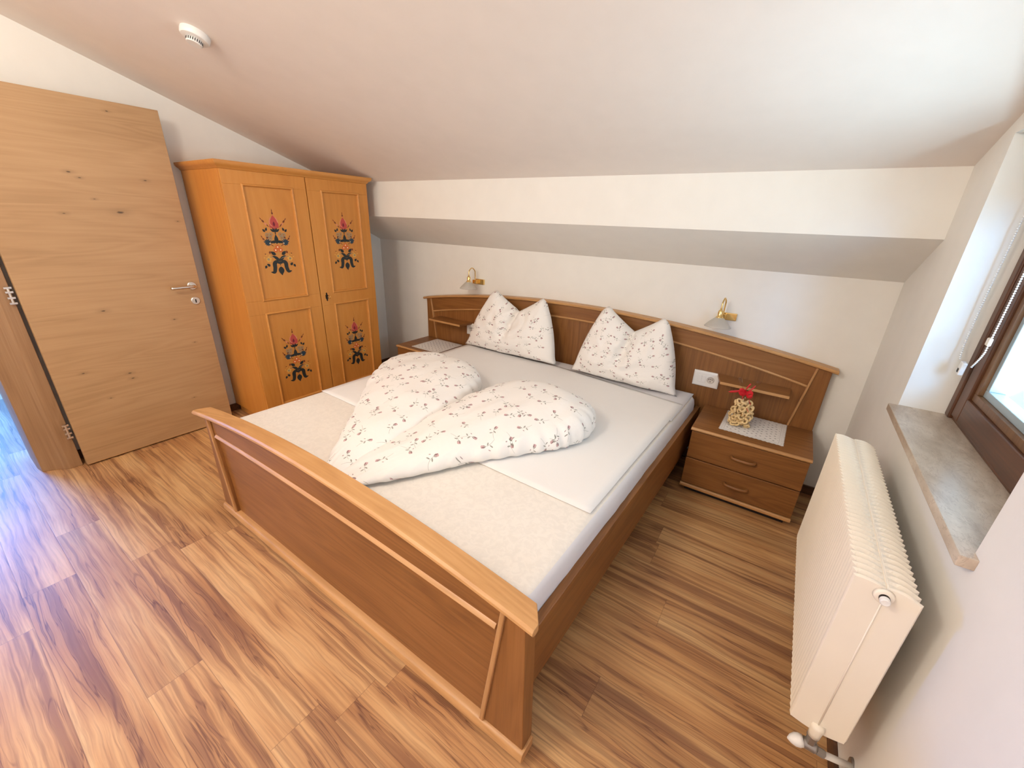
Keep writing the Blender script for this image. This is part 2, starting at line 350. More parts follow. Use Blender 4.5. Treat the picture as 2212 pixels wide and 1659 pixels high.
class G:
    """collects faces in world coordinates"""
    def __init__(s): s.v = []; s.f = []; s.mi = []; s.uv = None
    def add(s, vs, fs, mi=0):
        n = len(s.v); s.v += [tuple(p) for p in vs]; s.f += [tuple(n + i for i in f) for f in fs]; s.mi += [mi] * len(fs); return s
    def box(s, x0, x1, y0, y1, z0, z1, mi=0):
        vs = [(x, y, z) for z in (z0, z1) for y in (y0, y1) for x in (x0, x1)]
        return s.add(vs, [(0, 2, 3, 1), (4, 5, 7, 6), (0, 1, 5, 4), (2, 6, 7, 3), (0, 4, 6, 2), (1, 3, 7, 5)], mi)
    def prism(s, poly, ax, a, b, mi=0):
        """poly: list of 2D points in the plane of the other two axes (order xyz without ax)"""
        def P(u, v_, w_):
            l = [u, v_]; l.insert(ax, w_); return tuple(l)
        n = len(poly); vs = [P(*p, a) for p in poly] + [P(*p, b) for p in poly]
        fs = [tuple(range(n)), tuple(range(2 * n - 1, n - 1, -1))] + [(i, (i + 1) % n, n + (i + 1) % n, n + i) for i in range(n)]
        return s.add(vs, fs, mi)
    def loft(s, rings, closed=True, caps=True, mi=0):
        n = len(rings[0]); vs = [p for r in rings for p in r]; fs = []
        for k in range(len(rings) - 1):
            for i in range(n if closed else n - 1):
                j = (i + 1) % n; fs.append((k * n + i, k * n + j, (k + 1) * n + j, (k + 1) * n + i))
        if caps and closed: fs += [tuple(range(n - 1, -1, -1)), tuple(range((len(rings) - 1) * n, len(rings) * n))]
        return s.add(vs, fs, mi)
    def lathe(s, prof, c, axis=(0, 0, 1), n=24, mi=0, caps=True):
        q = Vector((0, 0, 1)).rotation_difference(Vector(axis).normalized()); c = Vector(c)
        rings = [[c + q @ Vector((r * math.cos(2 * PI * i / n), r * math.sin(2 * PI * i / n), h)) for i in range(n)] for r, h in prof]
        return s.loft(rings, True, caps, mi)
    def tube(s, pts, r, n=10, mi=0, closed=False):
        pts = [Vector(p) for p in pts]; rings = []; up = None
        for i, p in enumerate(pts):
            if closed: d = pts[(i + 1) % len(pts)] - pts[i - 1]
            else: d = pts[min(i + 1, len(pts) - 1)] - pts[max(i - 1, 0)]
            d.normalize()
            if up is None: up = Vector((0, 0, 1)) if abs(d.z) < .9 else Vector((1, 0, 0))
            a = d.cross(up).normalized(); up = a.cross(d).normalized()
            rr = r[i] if isinstance(r, (list, tuple)) else r
            rings.append([p + a * rr * math.cos(2 * PI * k / n) + up * rr * math.sin(2 * PI * k / n) for k in range(n)])
        if closed: rings.append(rings[0])
        return s.loft(rings, True, not closed, mi)
    def ball(s, c, r, n=10, mi=0, sc=(1, 1, 1)):
        rings = []
        for k in range(1, n):
            a = PI * k / n
            rings.append([(c[0] + r * sc[0] * math.sin(a) * math.cos(2 * PI * i / (2 * n)), c[1] + r * sc[1] * math.sin(a) * math.sin(2 * PI * i / (2 * n)), c[2] - r * sc[2] * math.cos(a)) for i in range(2 * n)])
        return s.loft(rings, True, True, mi)
    def mesh(s, name):
        me = bpy.data.meshes.new(name); me.from_pydata(s.v, [], s.f)
        for p, i in zip(me.polygons, s.mi): p.material_index = i
        bm = bmesh.new(); bm.from_mesh(me); bmesh.ops.recalc_face_normals(bm, faces=bm.faces); bm.to_mesh(me); bm.free()
        return me
    def obj(s, name, mats, parent=None, **kw): return link(name, s.mesh(name), mats, parent, **kw)
def curve_pts(ps, n=8):
    """catmull-rom through points"""
    ps = [Vector(p) for p in ps]; out = []
    for i in range(len(ps) - 1):
        p0 = ps[max(i - 1, 0)]; p1 = ps[i]; p2 = ps[i + 1]; p3 = ps[min(i + 2, len(ps) - 1)]
        for k in range(n):
            t = k / n
            out.append(.5 * ((2 * p1) + (p2 - p0) * t + (2 * p0 - 5 * p1 + 4 * p2 - p3) * t * t + (3 * p1 - p0 - 3 * p2 + p3) * t ** 3))
    out.append(ps[-1]); return out
def copy_tree(o, delta=None, parent=None, src=None):
    c = o.copy(); C.objects.link(c)
    if parent is not None: c.parent = parent
    for ch in [q for q in bpy.data.objects if q.parent == o]: copy_tree(ch, None, c)
    return c

# ------------------------------------------------------------ room shell
XL, YB, ZT, ZB, SL = -3.918, -.423, 1.746, 1.49, .341
YF = -4.6; ZF = ZT + SL * (YB - YF)
def cz(y): return ZT + SL * (YB - y)
# door opening in left wall
DY0, DY1, DZ = -3.47, -2.60, 2.03
g = G().box(-7.2, .0, YF, 0, -.06, 0); g.obj('floor', 'floor', kind='structure')
g = G().prism([(YF, ZF), (YB, ZT), (YB, ZT + .12), (YF, ZF + .12)], 0, XL - .2, .34)
g.obj('ceiling', 'ceiling', kind='structure')
g = G().prism([(YB, ZT + .12), (YB, ZB), (0, 1.285), (.15, 1.285), (.15, ZT + .12)], 0, XL, 0)
g.obj('trim_1', 'wall', kind='structure', label='white boxed roof beam above the bed recess, its soffit sloping to the wall')
g = G().box(XL - .2, .34, 0, .15, -.06, 1.285); g.obj('wall_back', 'wall', kind='structure')
g = G().box(XL - .2, .34, YF - .15, YF, -.06, ZF + .1); g.obj('wall_front', 'wall', kind='structure')
g = G()
g.prism([(0, 0), (0, 1.9), (YB, cz(YB) + .02), (DY1, cz(DY1) + .02), (DY1, 0)], 0, XL - .2, XL)
g.prism([(DY0, 0), (DY0, cz(DY0) + .02), (YF, cz(YF) + .02), (YF, 0)], 0, XL - .2, XL)
g.prism([(DY1, DZ), (DY1, cz(DY1) + .02), (DY0, cz(DY0) + .02), (DY0, DZ)], 0, XL - .2, XL)
g.obj('wall_left', 'wall', kind='structure')
# right wall with window opening
WY0, WY1, WZ0, WZ1 = -1.68, -.737, .865, 1.80
g = G()
g.box(0, .34, WY1, .15, -.06, WZ0 + .0); g.box(0, .34, YF, WY0, -.06, WZ0); g.box(0, .34, WY0, WY1, -.06, WZ0)
g.prism([(.15, WZ0), (.15, 1.9), (YB, cz(YB) + .02), (WY1, cz(WY1) + .02), (WY1, WZ0)], 0, 0, .34)
g.prism([(WY0, WZ0), (WY0, cz(WY0) + .02), (YF, cz(YF) + .02), (YF, WZ0)], 0, 0, .34)
g.prism([(WY1, WZ1), (WY1, cz(WY1) + .02), (WY0, cz(WY0) + .02), (WY0, WZ1)], 0, 0, .34)
g.obj('wall_right', 'wall', kind='structure')
# hallway beyond the door
g = G().box(-7.3, -7.2, -4.8, -2.0, 0, 2.6).box(-7.2, XL - .2, -2.1, -2.0, 0, 2.6).box(-7.2, XL - .2, -4.8, -4.7, 0, 2.6).box(-7.2, XL - .2, -4.8, -2.0, 2.6, 2.7)
g.obj('wall_hall', 'wall', kind='structure')
G().box(XL, .0, -.012, 0, 0, .057).obj('baseboard_back', 'base_wood', kind='structure', bevel=.002)
G().box(-.012, 0, YF, -.012, 0, .057).obj('baseboard_right', 'base_wood', kind='structure', bevel=.002)
G().box(XL, XL + .012, -2.49, -.012, 0, .057).obj('baseboard_left', 'base_wood', kind='structure', bevel=.002)
w2 = thing('fill_light_frame', 'added white frame around the fill light behind the camera', 'window', (-1.9, YF, .6), kind='structure')  # made-up window, put here only to go with the front fill light
ringbox_pts = [(-3.4, -3.32, .6, 2.5), (-.48, -.4, .6, 2.5), (-3.4, -.4, .6, .68), (-3.4, -.4, 2.42, 2.5), (-1.94, -1.86, .68, 2.42)]
g = G()
for a, b_, c_, d_ in ringbox_pts: g.box(a, b_, YF - .01, YF + .02, c_, d_)
g.obj('window_frame', 'white_plastic', w2)  # bars of the invented frame around the fill
# ground outside the window
G().box(.5, 14, -9, 7, -2.6, -2.5).obj('ground', 'terrace', kind='structure')

# ------------------------------------------------------------ door
dr = thing('door_1', 'oak veneer door swung open against the left wall', 'door', (-3.77, -2.47, 0), kind='structure')
leaf = G().box(-3.795, -3.757, -2.464, -1.650, .01, 2.02).obj('door_leaf', 'door', dr, bevel=.002)
G().box(-3.757, -3.7555, -2.4635, -1.6505, .0105, .013).obj('leaf_edge', 'oak_edge', leaf)
h = G().lathe([(.0, 0), (.026, 0), (.026, .007), (.023, .009), (0, .009)], (-3.757, -1.700, 1.017), (1, 0, 0), 28)
rs = h.obj('handle_rose', 'steel', leaf)
g = G().tube(curve_pts([(-3.75, -1.700, 1.017), (-3.715, -1.700, 1.017), (-3.704, -1.707, 1.017), (-3.702, -1.73, 1.017), (-3.702, -1.83, 1.016)], 6), .0095, 14)
g.obj('lever_handle', 'steel', leaf, smooth=True)
h = G().lathe([(.0, 0), (.026, 0), (.026, .006), (.023, .008), (0, .008)], (-3.757, -1.700, .918), (1, 0, 0), 28)
kr = h.obj('keyhole_rose', 'steel', leaf)
G().box(-3.7492, -3.7484, -1.703, -1.697, .904, .926).lathe([(0, 0), (.006, 0), (0, .001)], (-3.7492, -1.7, .926), (1, 0, 0), 14).obj('keyhole', 'black_hole', kr) if False else \
    G().box(-3.7492, -3.7484, -1.7035, -1.6965, .905, .928).obj('keyhole', 'black_hole', kr)
# moulded frame, its profile standing on the floor
fp = [(-3.80, -2.478), (-3.80, -2.531), (-3.812, -2.547), (-3.835, -2.565), (-3.881, -2.637), (-3.956, -2.648), (-4.16, -2.648), (-4.16, -2.60), (XL + .001, -2.599), (XL + .001, -2.478)]
fr = G().prism(fp, 2, 0, DZ).obj('door_frame', 'frame_wood', dr, bevel=.003)
fq = [(x, -3.535 + (-2.535 - y)) for x, y in fp]
G().prism(fq, 2, 0, DZ).obj('door_frame', 'frame_wood', dr, bevel=.003)
G().box(-4.16, -3.80, -3.6, -2.478, DZ - .04, DZ + .045).obj('door_lintel', 'frame_wood', dr, bevel=.003)
for z in (.24, 1.04, 1.82):
    hh = G().tube([(-3.785, -2.486, z - .045), (-3.785, -2.486, z + .045)], .0065, 12)
    for dz in (-.04, -.012, .018, .04): hh.box(-3.79, -3.779, -2.50, -2.472, z + dz - .005, z + dz + .005)
    hh.obj('hinge', 'steel', fr, bevel=.0008)

# ------------------------------------------------------------ window
wn = thing('window_1', 'dark brown wooden window with a marble sill in the right wall', 'window', (.15, -1.2, .88), kind='structure')
ZS = .892
sill = G().prism([(-.03, -.741), (-.03, -1.709), (.001, -1.709), (.001, -1.681), (.16, -1.681), (.16, -.736), (0.001, -.736), (0.001, -.741)], 2, ZS - .027, ZS)
sill.obj('window_sill', 'marble', wn, bevel=.003, label='beige veined marble window sill')
FY0, FY1 = WY0 + .0, WY1
JW = .042
fo = G(); fo.box(.140, .215, FY0 + JW, FY1 - JW, ZS, ZS + .012); fo.box(.140, .215, FY0 + JW, FY1 - JW, WZ1 - .05, WZ1)
wf = fo.obj('window_frame', 'window_wood', wn, bevel=.003)
for a, b_ in ((FY1 - JW, FY1), (FY0, FY0 + JW)):
    G().box(.128, .215, a, b_, ZS, WZ1).obj('window_jamb', 'window_wood_z', wn, bevel=.006)
# sash
sy0, sy1, sz0, sz1 = FY0 + JW + .003, FY1 - JW - .003, ZS + .014, WZ1 - .052
for a, b_ in ((sz0, sz0 + .085), (sz1 - .085, sz1)):
    G().box(.133, .205, sy0 + .07, sy1 - .07, a, b_).obj('sash_rail', 'window_wood', wn, bevel=.004)
for a, b_ in ((sy1 - .07, sy1), (sy0, sy0 + .07)):
    G().box(.133, .205, a, b_, sz0, sz1).obj('sash_stile', 'window_wood_z', wn, bevel=.005)
def ringbox(g, x0, x1, y0, y1, z0, z1, w_):
    g.box(x0, x1, y0, y1, z0, z0 + w_); g.box(x0, x1, y0, y1, z1 - w_, z1)
    g.box(x0, x1, y0, y0 + w_, z0 + w_, z1 - w_); g.box(x0, x1, y1 - w_, y1, z0 + w_, z1 - w_); return g
ringbox(G(), .143, .175, sy0 + .07, sy1 - .07, sz0 + .085, sz1 - .085, .026).obj('glazing_bead', 'bead_wood', wn, bevel=.002)
ringbox(G(), .156, .196, sy0 + .096, sy1 - .096, sz0 + .111, sz1 - .111, .024).obj('aluminium_casement', 'alu', wn, bevel=.002)
G().box(.176, .180, sy0 + .118, sy1 - .118, sz0 + .133, sz1 - .133).obj('glass_pane', 'glass', wn)

# roller-blind chain
ch = thing('blind_chain', 'white beaded blind pull chain looped in front of the brown window frame', 'blind chain', (.10, -.80, 1.15))
top = 1.79
path = curve_pts([(.09, -.765, top), (.09, -.765, 1.5), (.09, -.762, 1.3), (.092, -.762, 1.16), (.094, -.775, 1.105)], 40)
path2 = curve_pts([(.11, -.845, 1.10), (.112, -.878, 1.15), (.112, -.884, 1.20), (.112, -.886, 1.5), (.112, -.886, top)], 40)
def beads(pts, step=.0072):
    out = []; acc = 0; prev = pts[0]; out.append(prev)
    for p in pts[1:]:
        seg = (p - prev).length
        while acc + seg >= step:
            t = (step - acc) / seg; prev = prev.lerp(p, t); out.append(prev); seg = (p - prev).length; acc = 0
        acc += seg; prev = p
    return out
g = G()
for p in beads(path) + beads(path2): g.ball(p, .0032, 4)
g.tube(path, .0007, 5); g.tube(path2, .0007, 5)
g.obj('bead_chain', 'white_plastic', ch, smooth=True)
cn = G().box(-.005, .005, -.011, .011, -.0125, .0125)
o = cn.obj('chain_connector', 'enamel', ch, bevel=.003); o.data.transform(Matrix.Translation((.110, -.884, 1.195)) )
wt = G().box(-.007, .007, -.014, .014, -.045, .0)
o = wt.obj('chain_weight', 'white_plastic', ch, bevel=.003); o.data.transform(Matrix.Translation((.100, -.808, 1.105)) @ Matrix.Rotation(.1, 4, 'X'))
wl = G().box(-.0078, -.0068, -.006, .006, -.037, -.024)
o2 = wl.obj('weight_label', 'skirt', o, label='small dark label'); o2.data.transform(Matrix.Translation((.100, -.808, 1.105)) @ Matrix.Rotation(.1, 4, 'X'))

# ------------------------------------------------------------ radiator
ra = thing('radiator', 'cream ribbed panel radiator on the right wall below the marble sill', 'radiator', (-.125, -1.37, .298))
rx0, rx1, ry0, ry1, rz0, rz1 = -.180, -.066, -1.780, -.966, .300, .805
xm = (rx0 + rx1) / 2
def ring(y, e, dom=.012):
    """section around one fin: flat front and back, domed top and bottom with a dip in the middle"""
    pts = []
    L = [(rx0 - e, rz0 + .02), (rx0 - e, rz1 - .012)]
    top_ = []
    for k in range(0, 9):
        t = k / 8; xx = rx0 + (xm - .002 - rx0) * t
        top_.append((xx - (e if k == 0 else 0), rz1 - .006 + (e + .004) * math.sin(PI * min(1, .2 + .8 * t)) - .003 * t))
    top2 = []
    for k in range(0, 9):
        t = k / 8; xx = xm + .002 + (rx1 - xm - .002) * t
        top2.append((xx + (e if k == 8 else 0), rz1 - .006 + (e + .002) * math.sin(PI * min(1, .2 + .8 * (1 - t))) - .016 * t * t))
    R_ = [(rx1 + e, rz1 - .03), (rx1 + e, rz0 + .02)]
    bot = [(rx1 - (rx1 - rx0) * k / 8, rz0 + .012 - (.010 + e) * math.sin(PI * k / 8)) for k in range(0, 9)]
    allp = L + top_ + top2 + R_ + bot
    return [(x, y, z) for x, z in allp]
NF = 38
rings = [ring(ry0, .0), ring(ry0 + .002, .002)]
for i in range(NF):
    y0_ = ry0 + .004 + (ry1 - ry0 - .008) * i / NF; st = (ry1 - ry0 - .008) / NF
    rings += [ring(y0_ + st * .03, .0036), ring(y0_ + st * .12, .0036), ring(y0_ + st * .40, -.0052), ring(y0_ + st * .72, -.0052)]
rings += [ring(ry1 - .003, .0025), ring(ry1, 0)]
G().loft(rings).obj('radiator_body', 'enamel', ra)
G().box(xm - .0016, xm + .0016, ry0 - .0005, ry1, rz1 - .02, rz1 - .0065).obj('top_seam', 'enamel', ra, bevel=.001)
G().tube([(xm, ry0 - .0006, rz0 + .01), (xm, ry0 - .0006, rz1 - .01)], .0016, 8).obj('end_seam', 'enamel', ra, smooth=True)
vent = G().lathe([(0, 0), (.019, 0), (.017, .006), (.015, .008), (0, .008)], (xm - .002, ry0, rz1 - .026), (0, -1, 0), 24)
vb = vent.obj('vent_boss', 'enamel', ra, smooth=True)
G().lathe([(0, .008), (.0095, .008), (.0095, .013), (0, .013)], (xm - .002, ry0, rz1 - .026), (0, -1, 0), 20).obj('vent_thread', 'dark_metal', vb)
G().lathe([(0, .013), (.009, .013), (.009, .022), (.007, .024), (.003, .0235), (0, .0235)], (xm - .002, ry0, rz1 - .026), (0, -1, 0), 20).obj('vent_plug', 'white_plastic', vb, bevel=.0005)
# valve and pipe at the lower near corner
vx, vy, vz = -.122, -1.775, .30
vc = G().lathe([(.013, .03), (.0155, .018), (.014, .0), (.0135, -.014), (0, -.014)], (vx, vy - .004, vz), (0, 0, 1), 20)
vc.obj('valve_collar', 'enamel', ra, smooth=True)
vv = G().lathe([(0, -.012), (.0145, -.012), (.015, -.016), (.0145, -.020), (.0125, -.022), (.0125, -.040), (.010, -.046), (.010, -.060), (0, -.060)], (vx, vy - .004, vz), (0, 0, 1), 6)
vv.lathe([(0, -.012), (.014, -.010), (.014, .018), (.010, .022), (0, .022)], (vx - .004, vy - .004, vz - .055), (1, 0, 0), 18)
vv.lathe([(0, 0), (.0115, 0), (.0115, .020), (0, .020)], (vx + .016, vy - .004, vz - .058), (.95, .15, -.25), 6)
vo = vv.obj('valve', 'grey_metal', ra, bevel=.0012)
kb = G().lathe([(.0, .0), (.014, .0), (.0165, .008), (.0155, .018), (.010, .028), (.002, .035), (0, .035)], (vx - .014, vy - .006, vz - .052), (-.92, -.25, -.25), 22)
kb.obj('valve_cap', 'white_plastic', vo, smooth=True, label='white valve cap')
pe = Vector((0, -1.700, .155)); ps = Vector((vx + .030, vy - .002, vz - .063))
G().tube([ps, ps.lerp(pe, .5), pe], .0085, 16).obj('supply_pipe', 'white_plastic', ra, smooth=True)
G().lathe([(0, 0), (.022, 0), (.020, .005), (.010, .007), (0, .007)], (0, -1.695, .150), (-1, 0, 0), 24).obj('pipe_rose', 'grey_metal', ra, smooth=True)
for yy in (-1.6, -1.15):
    G().box(rx1 - .002, 0, yy - .012, yy + .012, .60, .64).obj('wall_bracket', 'enamel', ra)

# ------------------------------------------------------------ wardrobe
wx, wxb, wy0, wy1, wz = -3.370, -3.905, -1.554, -.528, 1.724
wa = thing('wardrobe', 'golden two-door wardrobe with painted flower panels beside the open door', 'wardrobe', ((wx + wxb) / 2, (wy0 + wy1) / 2, 0))
g = G()
g.box(wxb, wx - .022, wy0, wy0 + .02, .06, wz); g.box(wxb, wx - .022, wy1 - .02, wy1, .06, wz)
g.box(wxb, wxb + .01, wy0 + .02, wy1 - .02, .06, wz); g.box(wxb, wx - .022, wy0 + .02, wy1 - .02, .06, .08); g.box(wxb, wx - .022, wy0 + .02, wy1 - .02, wz - .02, wz)
g.obj('carcass', 'larch', wa, bevel=.002)
G().box(wxb + .02, wx - .05, wy0 + .02, wy1 - .02, 0, .062).obj('plinth', 'larch_y', wa)
# cornice: stepped moulding profile swept around three sides
prof = [(0, 0), (.006, .004), (.010, .012), (.020, .018), (.027, .026), (.030, .036), (.030, .044)]
g = G(); rings = []
for e, hz in prof:
    rings.append([(wxb, wy0 - e, wz + hz - .004), (wx + e, wy0 - e, wz + hz - .004), (wx + e, wy1 + e, wz + hz - .004), (wxb, wy1 + e, wz + hz - .004)])
g.loft(rings); g.obj('cornice', 'larch_y', wa, bevel=.001)
def leaf_(c, ang, ln, wd, curl=0, n=10):
    """painted brush stroke: outline of a curved leaf; returns polygon"""
    L_, R_ = [], []
    for k in range(n + 1):
        t = k / n; w_ = 1.25 * wd * math.sin(PI * min(1, t * 1.02)) ** .8 * (1.15 - .5 * t)
        a = ang + curl * t; 
        x = c[0] + ln * t * math.cos(ang + curl * t * .5); y = c[1] + ln * t * math.sin(ang + curl * t * .5)
        nx, ny = -math.sin(a), math.cos(a)
        L_.append((x + nx * w_ / 2, y + ny * w_ / 2)); R_.append((x - nx * w_ / 2, y - ny * w_ / 2))
    return L_ + R_[::-1]
M['p_dark'] = plain('paint_dark_green', srgb(34, 40, 40), .6)
M['p_blue'] = plain('paint_dark_blue', srgb(36, 58, 72), .6)
M['p_red'] = plain('paint_rose_red', srgb(190, 74, 66), .6)
M['p_crim'] = plain('paint_crimson', srgb(120, 26, 44), .6)
M['p_brown'] = plain('paint_brown', srgb(118, 56, 30), .6)
M['p_pink'] = plain('paint_pale_pink', srgb(222, 140, 110), .6)
M['p_orange'] = plain('paint_orange', srgb(214, 104, 48), .6)
M['p_cream'] = plain('paint_cream', srgb(244, 222, 176), .6)
M['p_grey'] = plain('paint_grey_green', srgb(160, 140, 108), .6)
M['p_yellow'] = plain('paint_yellow', srgb(226, 172, 80), .6)
PM = ['p_dark', 'p_blue', 'p_red', 'p_crim', 'p_brown', 'p_pink', 'p_orange', 'p_cream', 'p_grey', 'p_yellow']
def stroke(pts, ws, n=5):
    P_ = curve_pts([(x, y, 0) for x, y in pts], n); W_ = [v.x for v in curve_pts([(q, 0, 0) for q in ws], n)]
    L_, R_ = [], []
    for i, p in enumerate(P_):
        d = (P_[min(i + 1, len(P_) - 1)] - P_[max(i - 1, 0)]).normalized(); ww = max(.002, W_[i]) / 2
        L_.append((p.x - d.y * ww, p.y + d.x * ww)); R_.append((p.x + d.y * ww, p.y - d.x * ww))
    return L_ + R_[::-1]
def motif():
    """bouquet in a unit box: x across (-.5...5), y up (0..1.9); returns (layer, material, polygon)"""
    S = []
    def lf(m, c, deg, ln, wd, curl=0, layer=0): S.append((layer, m, leaf_(c, math.radians(deg), ln, wd, curl)))
    def disc(m, c, r, layer=0, sx=1, n=14, wob=0):
        S.append((layer, m, [(c[0] + sx * r * (1 + wob * math.sin(5 * a)) * math.cos(a), c[1] + r * (1 + wob * math.sin(5 * a)) * math.sin(a)) for a in [2 * PI * k / n for k in range(n)]]))
    for s in (1, -1):
        A = lambda d: d if s > 0 else 180 - d
        # base tulip leaves
        S.append((0, 'p_dark', stroke([(s * .02, .44), (s * .10, .51), (s * .19, .45), (s * .20, .30), (s * .25, .16), (s * .37, .17)], [.05, .11, .14, .13, .11, .01])))
        lf('p_dark', (s * .01, .52), A(62), .30, .09, -s * .8); lf('p_dark', (s * .10, .74), A(28), .20, .10, s * .35)
        lf('p_grey', (s * .04, .60), A(30), .35, .02, -s * .6)
        lf('p_dark', (s * .36, .36), A(60), .13, .08, -s * .6); lf('p_dark', (s * .47, .40), A(-60), .12, .07, 0)
        lf('p_brown', (s * .30, .78), A(100), .10, .06); lf('p_brown', (s * .42, .76), A(30), .06, .04)
        disc('p_yellow', (s * .36, .60), .085, 0, 1, 16, .2); disc('p_grey', (s * .37, .60), .04, 1, 1.2)
        for k in range(5): disc('p_yellow', (s * (.40 + .10 * math.cos(k * 1.25)), .66 + .09 * math.sin(k * 1.25)), .022, 1)
        # orange small blossoms
        disc('p_orange', (s * .085, .90), .075, 1, 1, 15, .18); disc('p_cream', (s * .085, .90), .026, 2)
        # blue cornflowers
        for d in (20, 50, 80, 110, 145, 185, 225, 260, 300, 340):
            lf('p_blue', (s * .30, 1.14), A(d), .15 if d < 160 else .11, .050)
        disc('p_cream', (s * .235, 1.125), .02, 2)
        lf('p_brown', (s * .12, 1.02), A(40), .17, .02, 0)
        lf('p_brown', (s * .40, 1.24), A(50), .09, .05); lf('p_brown', (s * .45, 1.31), A(62), .09, .025)
        # grey blossom sprays
        for cx_, cy_ in ((.20, 1.30), (.28, 1.40), (.16, 1.42)):
            for k in range(6): disc('p_grey', (s * (cx_ + .05 * math.cos(k * 1.05)), cy_ + .05 * math.sin(k * 1.05)), .024, 0)
            disc('p_brown', (s * cx_, cy_), .014, 1)
        lf('p_dark', (s * .04, 1.14), A(50), .14, .09, -s * 1.6); lf('p_dark', (s * .12, 1.20), A(-50), .11, .08, s * .5)
        lf('p_brown', (s * .33, 1.30), A(160), .10, .055); lf('p_dark', (s * .33, 1.50), A(50), .12, .065); lf('p_dark', (s * .30, 1.53), A(105), .12, .06)
        lf('p_dark', (s * .02, 1.50), A(28), .17, .06, s * .3); lf('p_dark', (s * .01, 1.50), A(65), .15, .05)
        lf('p_brown', (s * .18, 1.66), A(50), .16, .03); lf('p_pink', (s * .24, 1.72), A(48), .10, .05); lf('p_brown', (s * .31, 1.80), A(50), .12, .05); lf('p_brown', (s * .38, 1.88), A(52), .10, .022)
        # rose petals
        lf('p_red', (s * .02, 1.66), A(30), .20, .13, s * 1.3); lf('p_pink', (s * .02, 1.66), A(70), .32, .17, s * .3); lf('p_crim', (s * .02, 1.72), A(25), .14, .07, s * 1.2, 1)
        lf('p_red', (s * .02, 1.66), A(-10), .16, .06, s * .5); lf('p_red', (s * .01, 1.64), A(-50), .10, .05)
    lf('p_dark', (0, .34), -90, .30, .17, 0); lf('p_dark', (.0, .12), -80, .10, .03, 0)
    lf('p_dark', (0, .36), 90, .30, .035); lf('p_dark', (0, 1.10), 90, .32, .12); lf('p_dark', (0, 1.38), 90, .26, .03)
    disc('p_orange', (0, 1.0), .075, 1, 1, 15, .18); disc('p_cream', (0, 1.0), .026, 2)
    lf('p_red', (0, 1.64), 90, .40, .20, 0, 1); lf('p_crim', (0, 1.68), 90, .16, .07, 0, 2); lf('p_pink', (0, 1.97), 90, .1, .03); lf('p_brown', (0, 2.06), 90, .09, .05); lf('p_brown', (0, 2.13), 90, .11, .022)
    return S
MOT = motif()
def paint(x, cy, z0, z1, parent):
    g = G(); sc = (z1 - z0) / 2.24
    for layer, m_, poly in MOT:
        n = len(g.v); pts = [(x + .0012 + .0004 * layer + .00002 * (n % 17), cy + px * sc * 1.02, z0 + py * sc) for px, py in poly]
        g.add(pts, [tuple(range(len(pts)))], PM.index(m_))
    me = bpy.data.meshes.new('painted_flowers'); me.from_pydata(g.v, [], g.f)
    for p, i in zip(me.polygons, g.mi): p.material_index = i
    bm = bmesh.new(); bm.from_mesh(me); bmesh.ops.triangulate(bm, faces=bm.faces); bm.to_mesh(me); bm.free()
    link('painted_flowers', me, PM, parent, label='painted bouquet of red rose, blue cornflowers and dark leaves')
ysm = -1.029
def wdoor(y0, y1, py0, py1):
    d = G()
    xf = wx; xr_ = wx - .020; xp = wx - .008
    # frame members around two sunk panels
    zr = [(.075, .17), (.842, .935), (1.642, wz - .004)]
    for z0, z1 in zr: d.box(xr_, xf, y0, y1, z0, z1)
    for z0, z1 in ((.17, .842), (.935, 1.642)):
        d.box(xr_, xf, y0, py0, z0, z1); d.box(xr_, xf, py1, y1, z0, z1); d.box(xr_, xp, py0, py1, z0, z1)
    do = d.obj('door', 'larch', wa, bevel=.0012)
    for z0, z1 in ((.17, .842), (.935, 1.642)):
        g = G(); rings = []
        for e, hx in [(-.008, 0), (-.006, .004), (-.001, .007), (.003, .006), (.006, .001), (.009, -.008)]:
            rings.append([(xf + hx, py0 + e, z0 + e), (xf + hx, py1 - e, z0 + e), (xf + hx, py1 - e, z1 - e), (xf + hx, py0 + e, z1 - e)])
        g.loft(rings, True, False); g.obj('panel_moulding', 'larch_y', do)
    cyp = (py0 + py1) / 2
    paint(xp, cyp, 1.083, 1.512, do); paint(xp, cyp, .295, .712, do)
    return do
wdoor(wy0 + .002, ysm - .003, -1.440, -1.130)
d2 = wdoor(ysm + .003, wy1 - .002, -.918, -.616)
# dark shaped key plate with a key
lp = G()
kp = [(0, .034), (.006, .026), (.005, .018), (.012, .010), (.010, .0), (.012, -.010), (.005, -.018), (.006, -.026), (0, -.034)]
kp = [(-.981 + a, .905 + b_) for a, b_ in kp] + [(-.981 - a, .905 + b_) for a, b_ in kp[-2:0:-1]]
lp.prism(kp, 0, wx, wx + .002); ko = lp.obj('key_plate', 'dark_metal', d2)
kk = G().tube([(wx + .002, -.981, .905), (wx + .022, -.981, .905)], .0022, 8)
kk.tube([(wx + .028 + .008 * math.cos(a), -.981 + .006, .905 + .011 * math.sin(a)) for a in [2 * PI * k / 16 for k in range(16)]], .0018, 6, closed=True)
kk.obj('key', 'brass', ko, smooth=True)

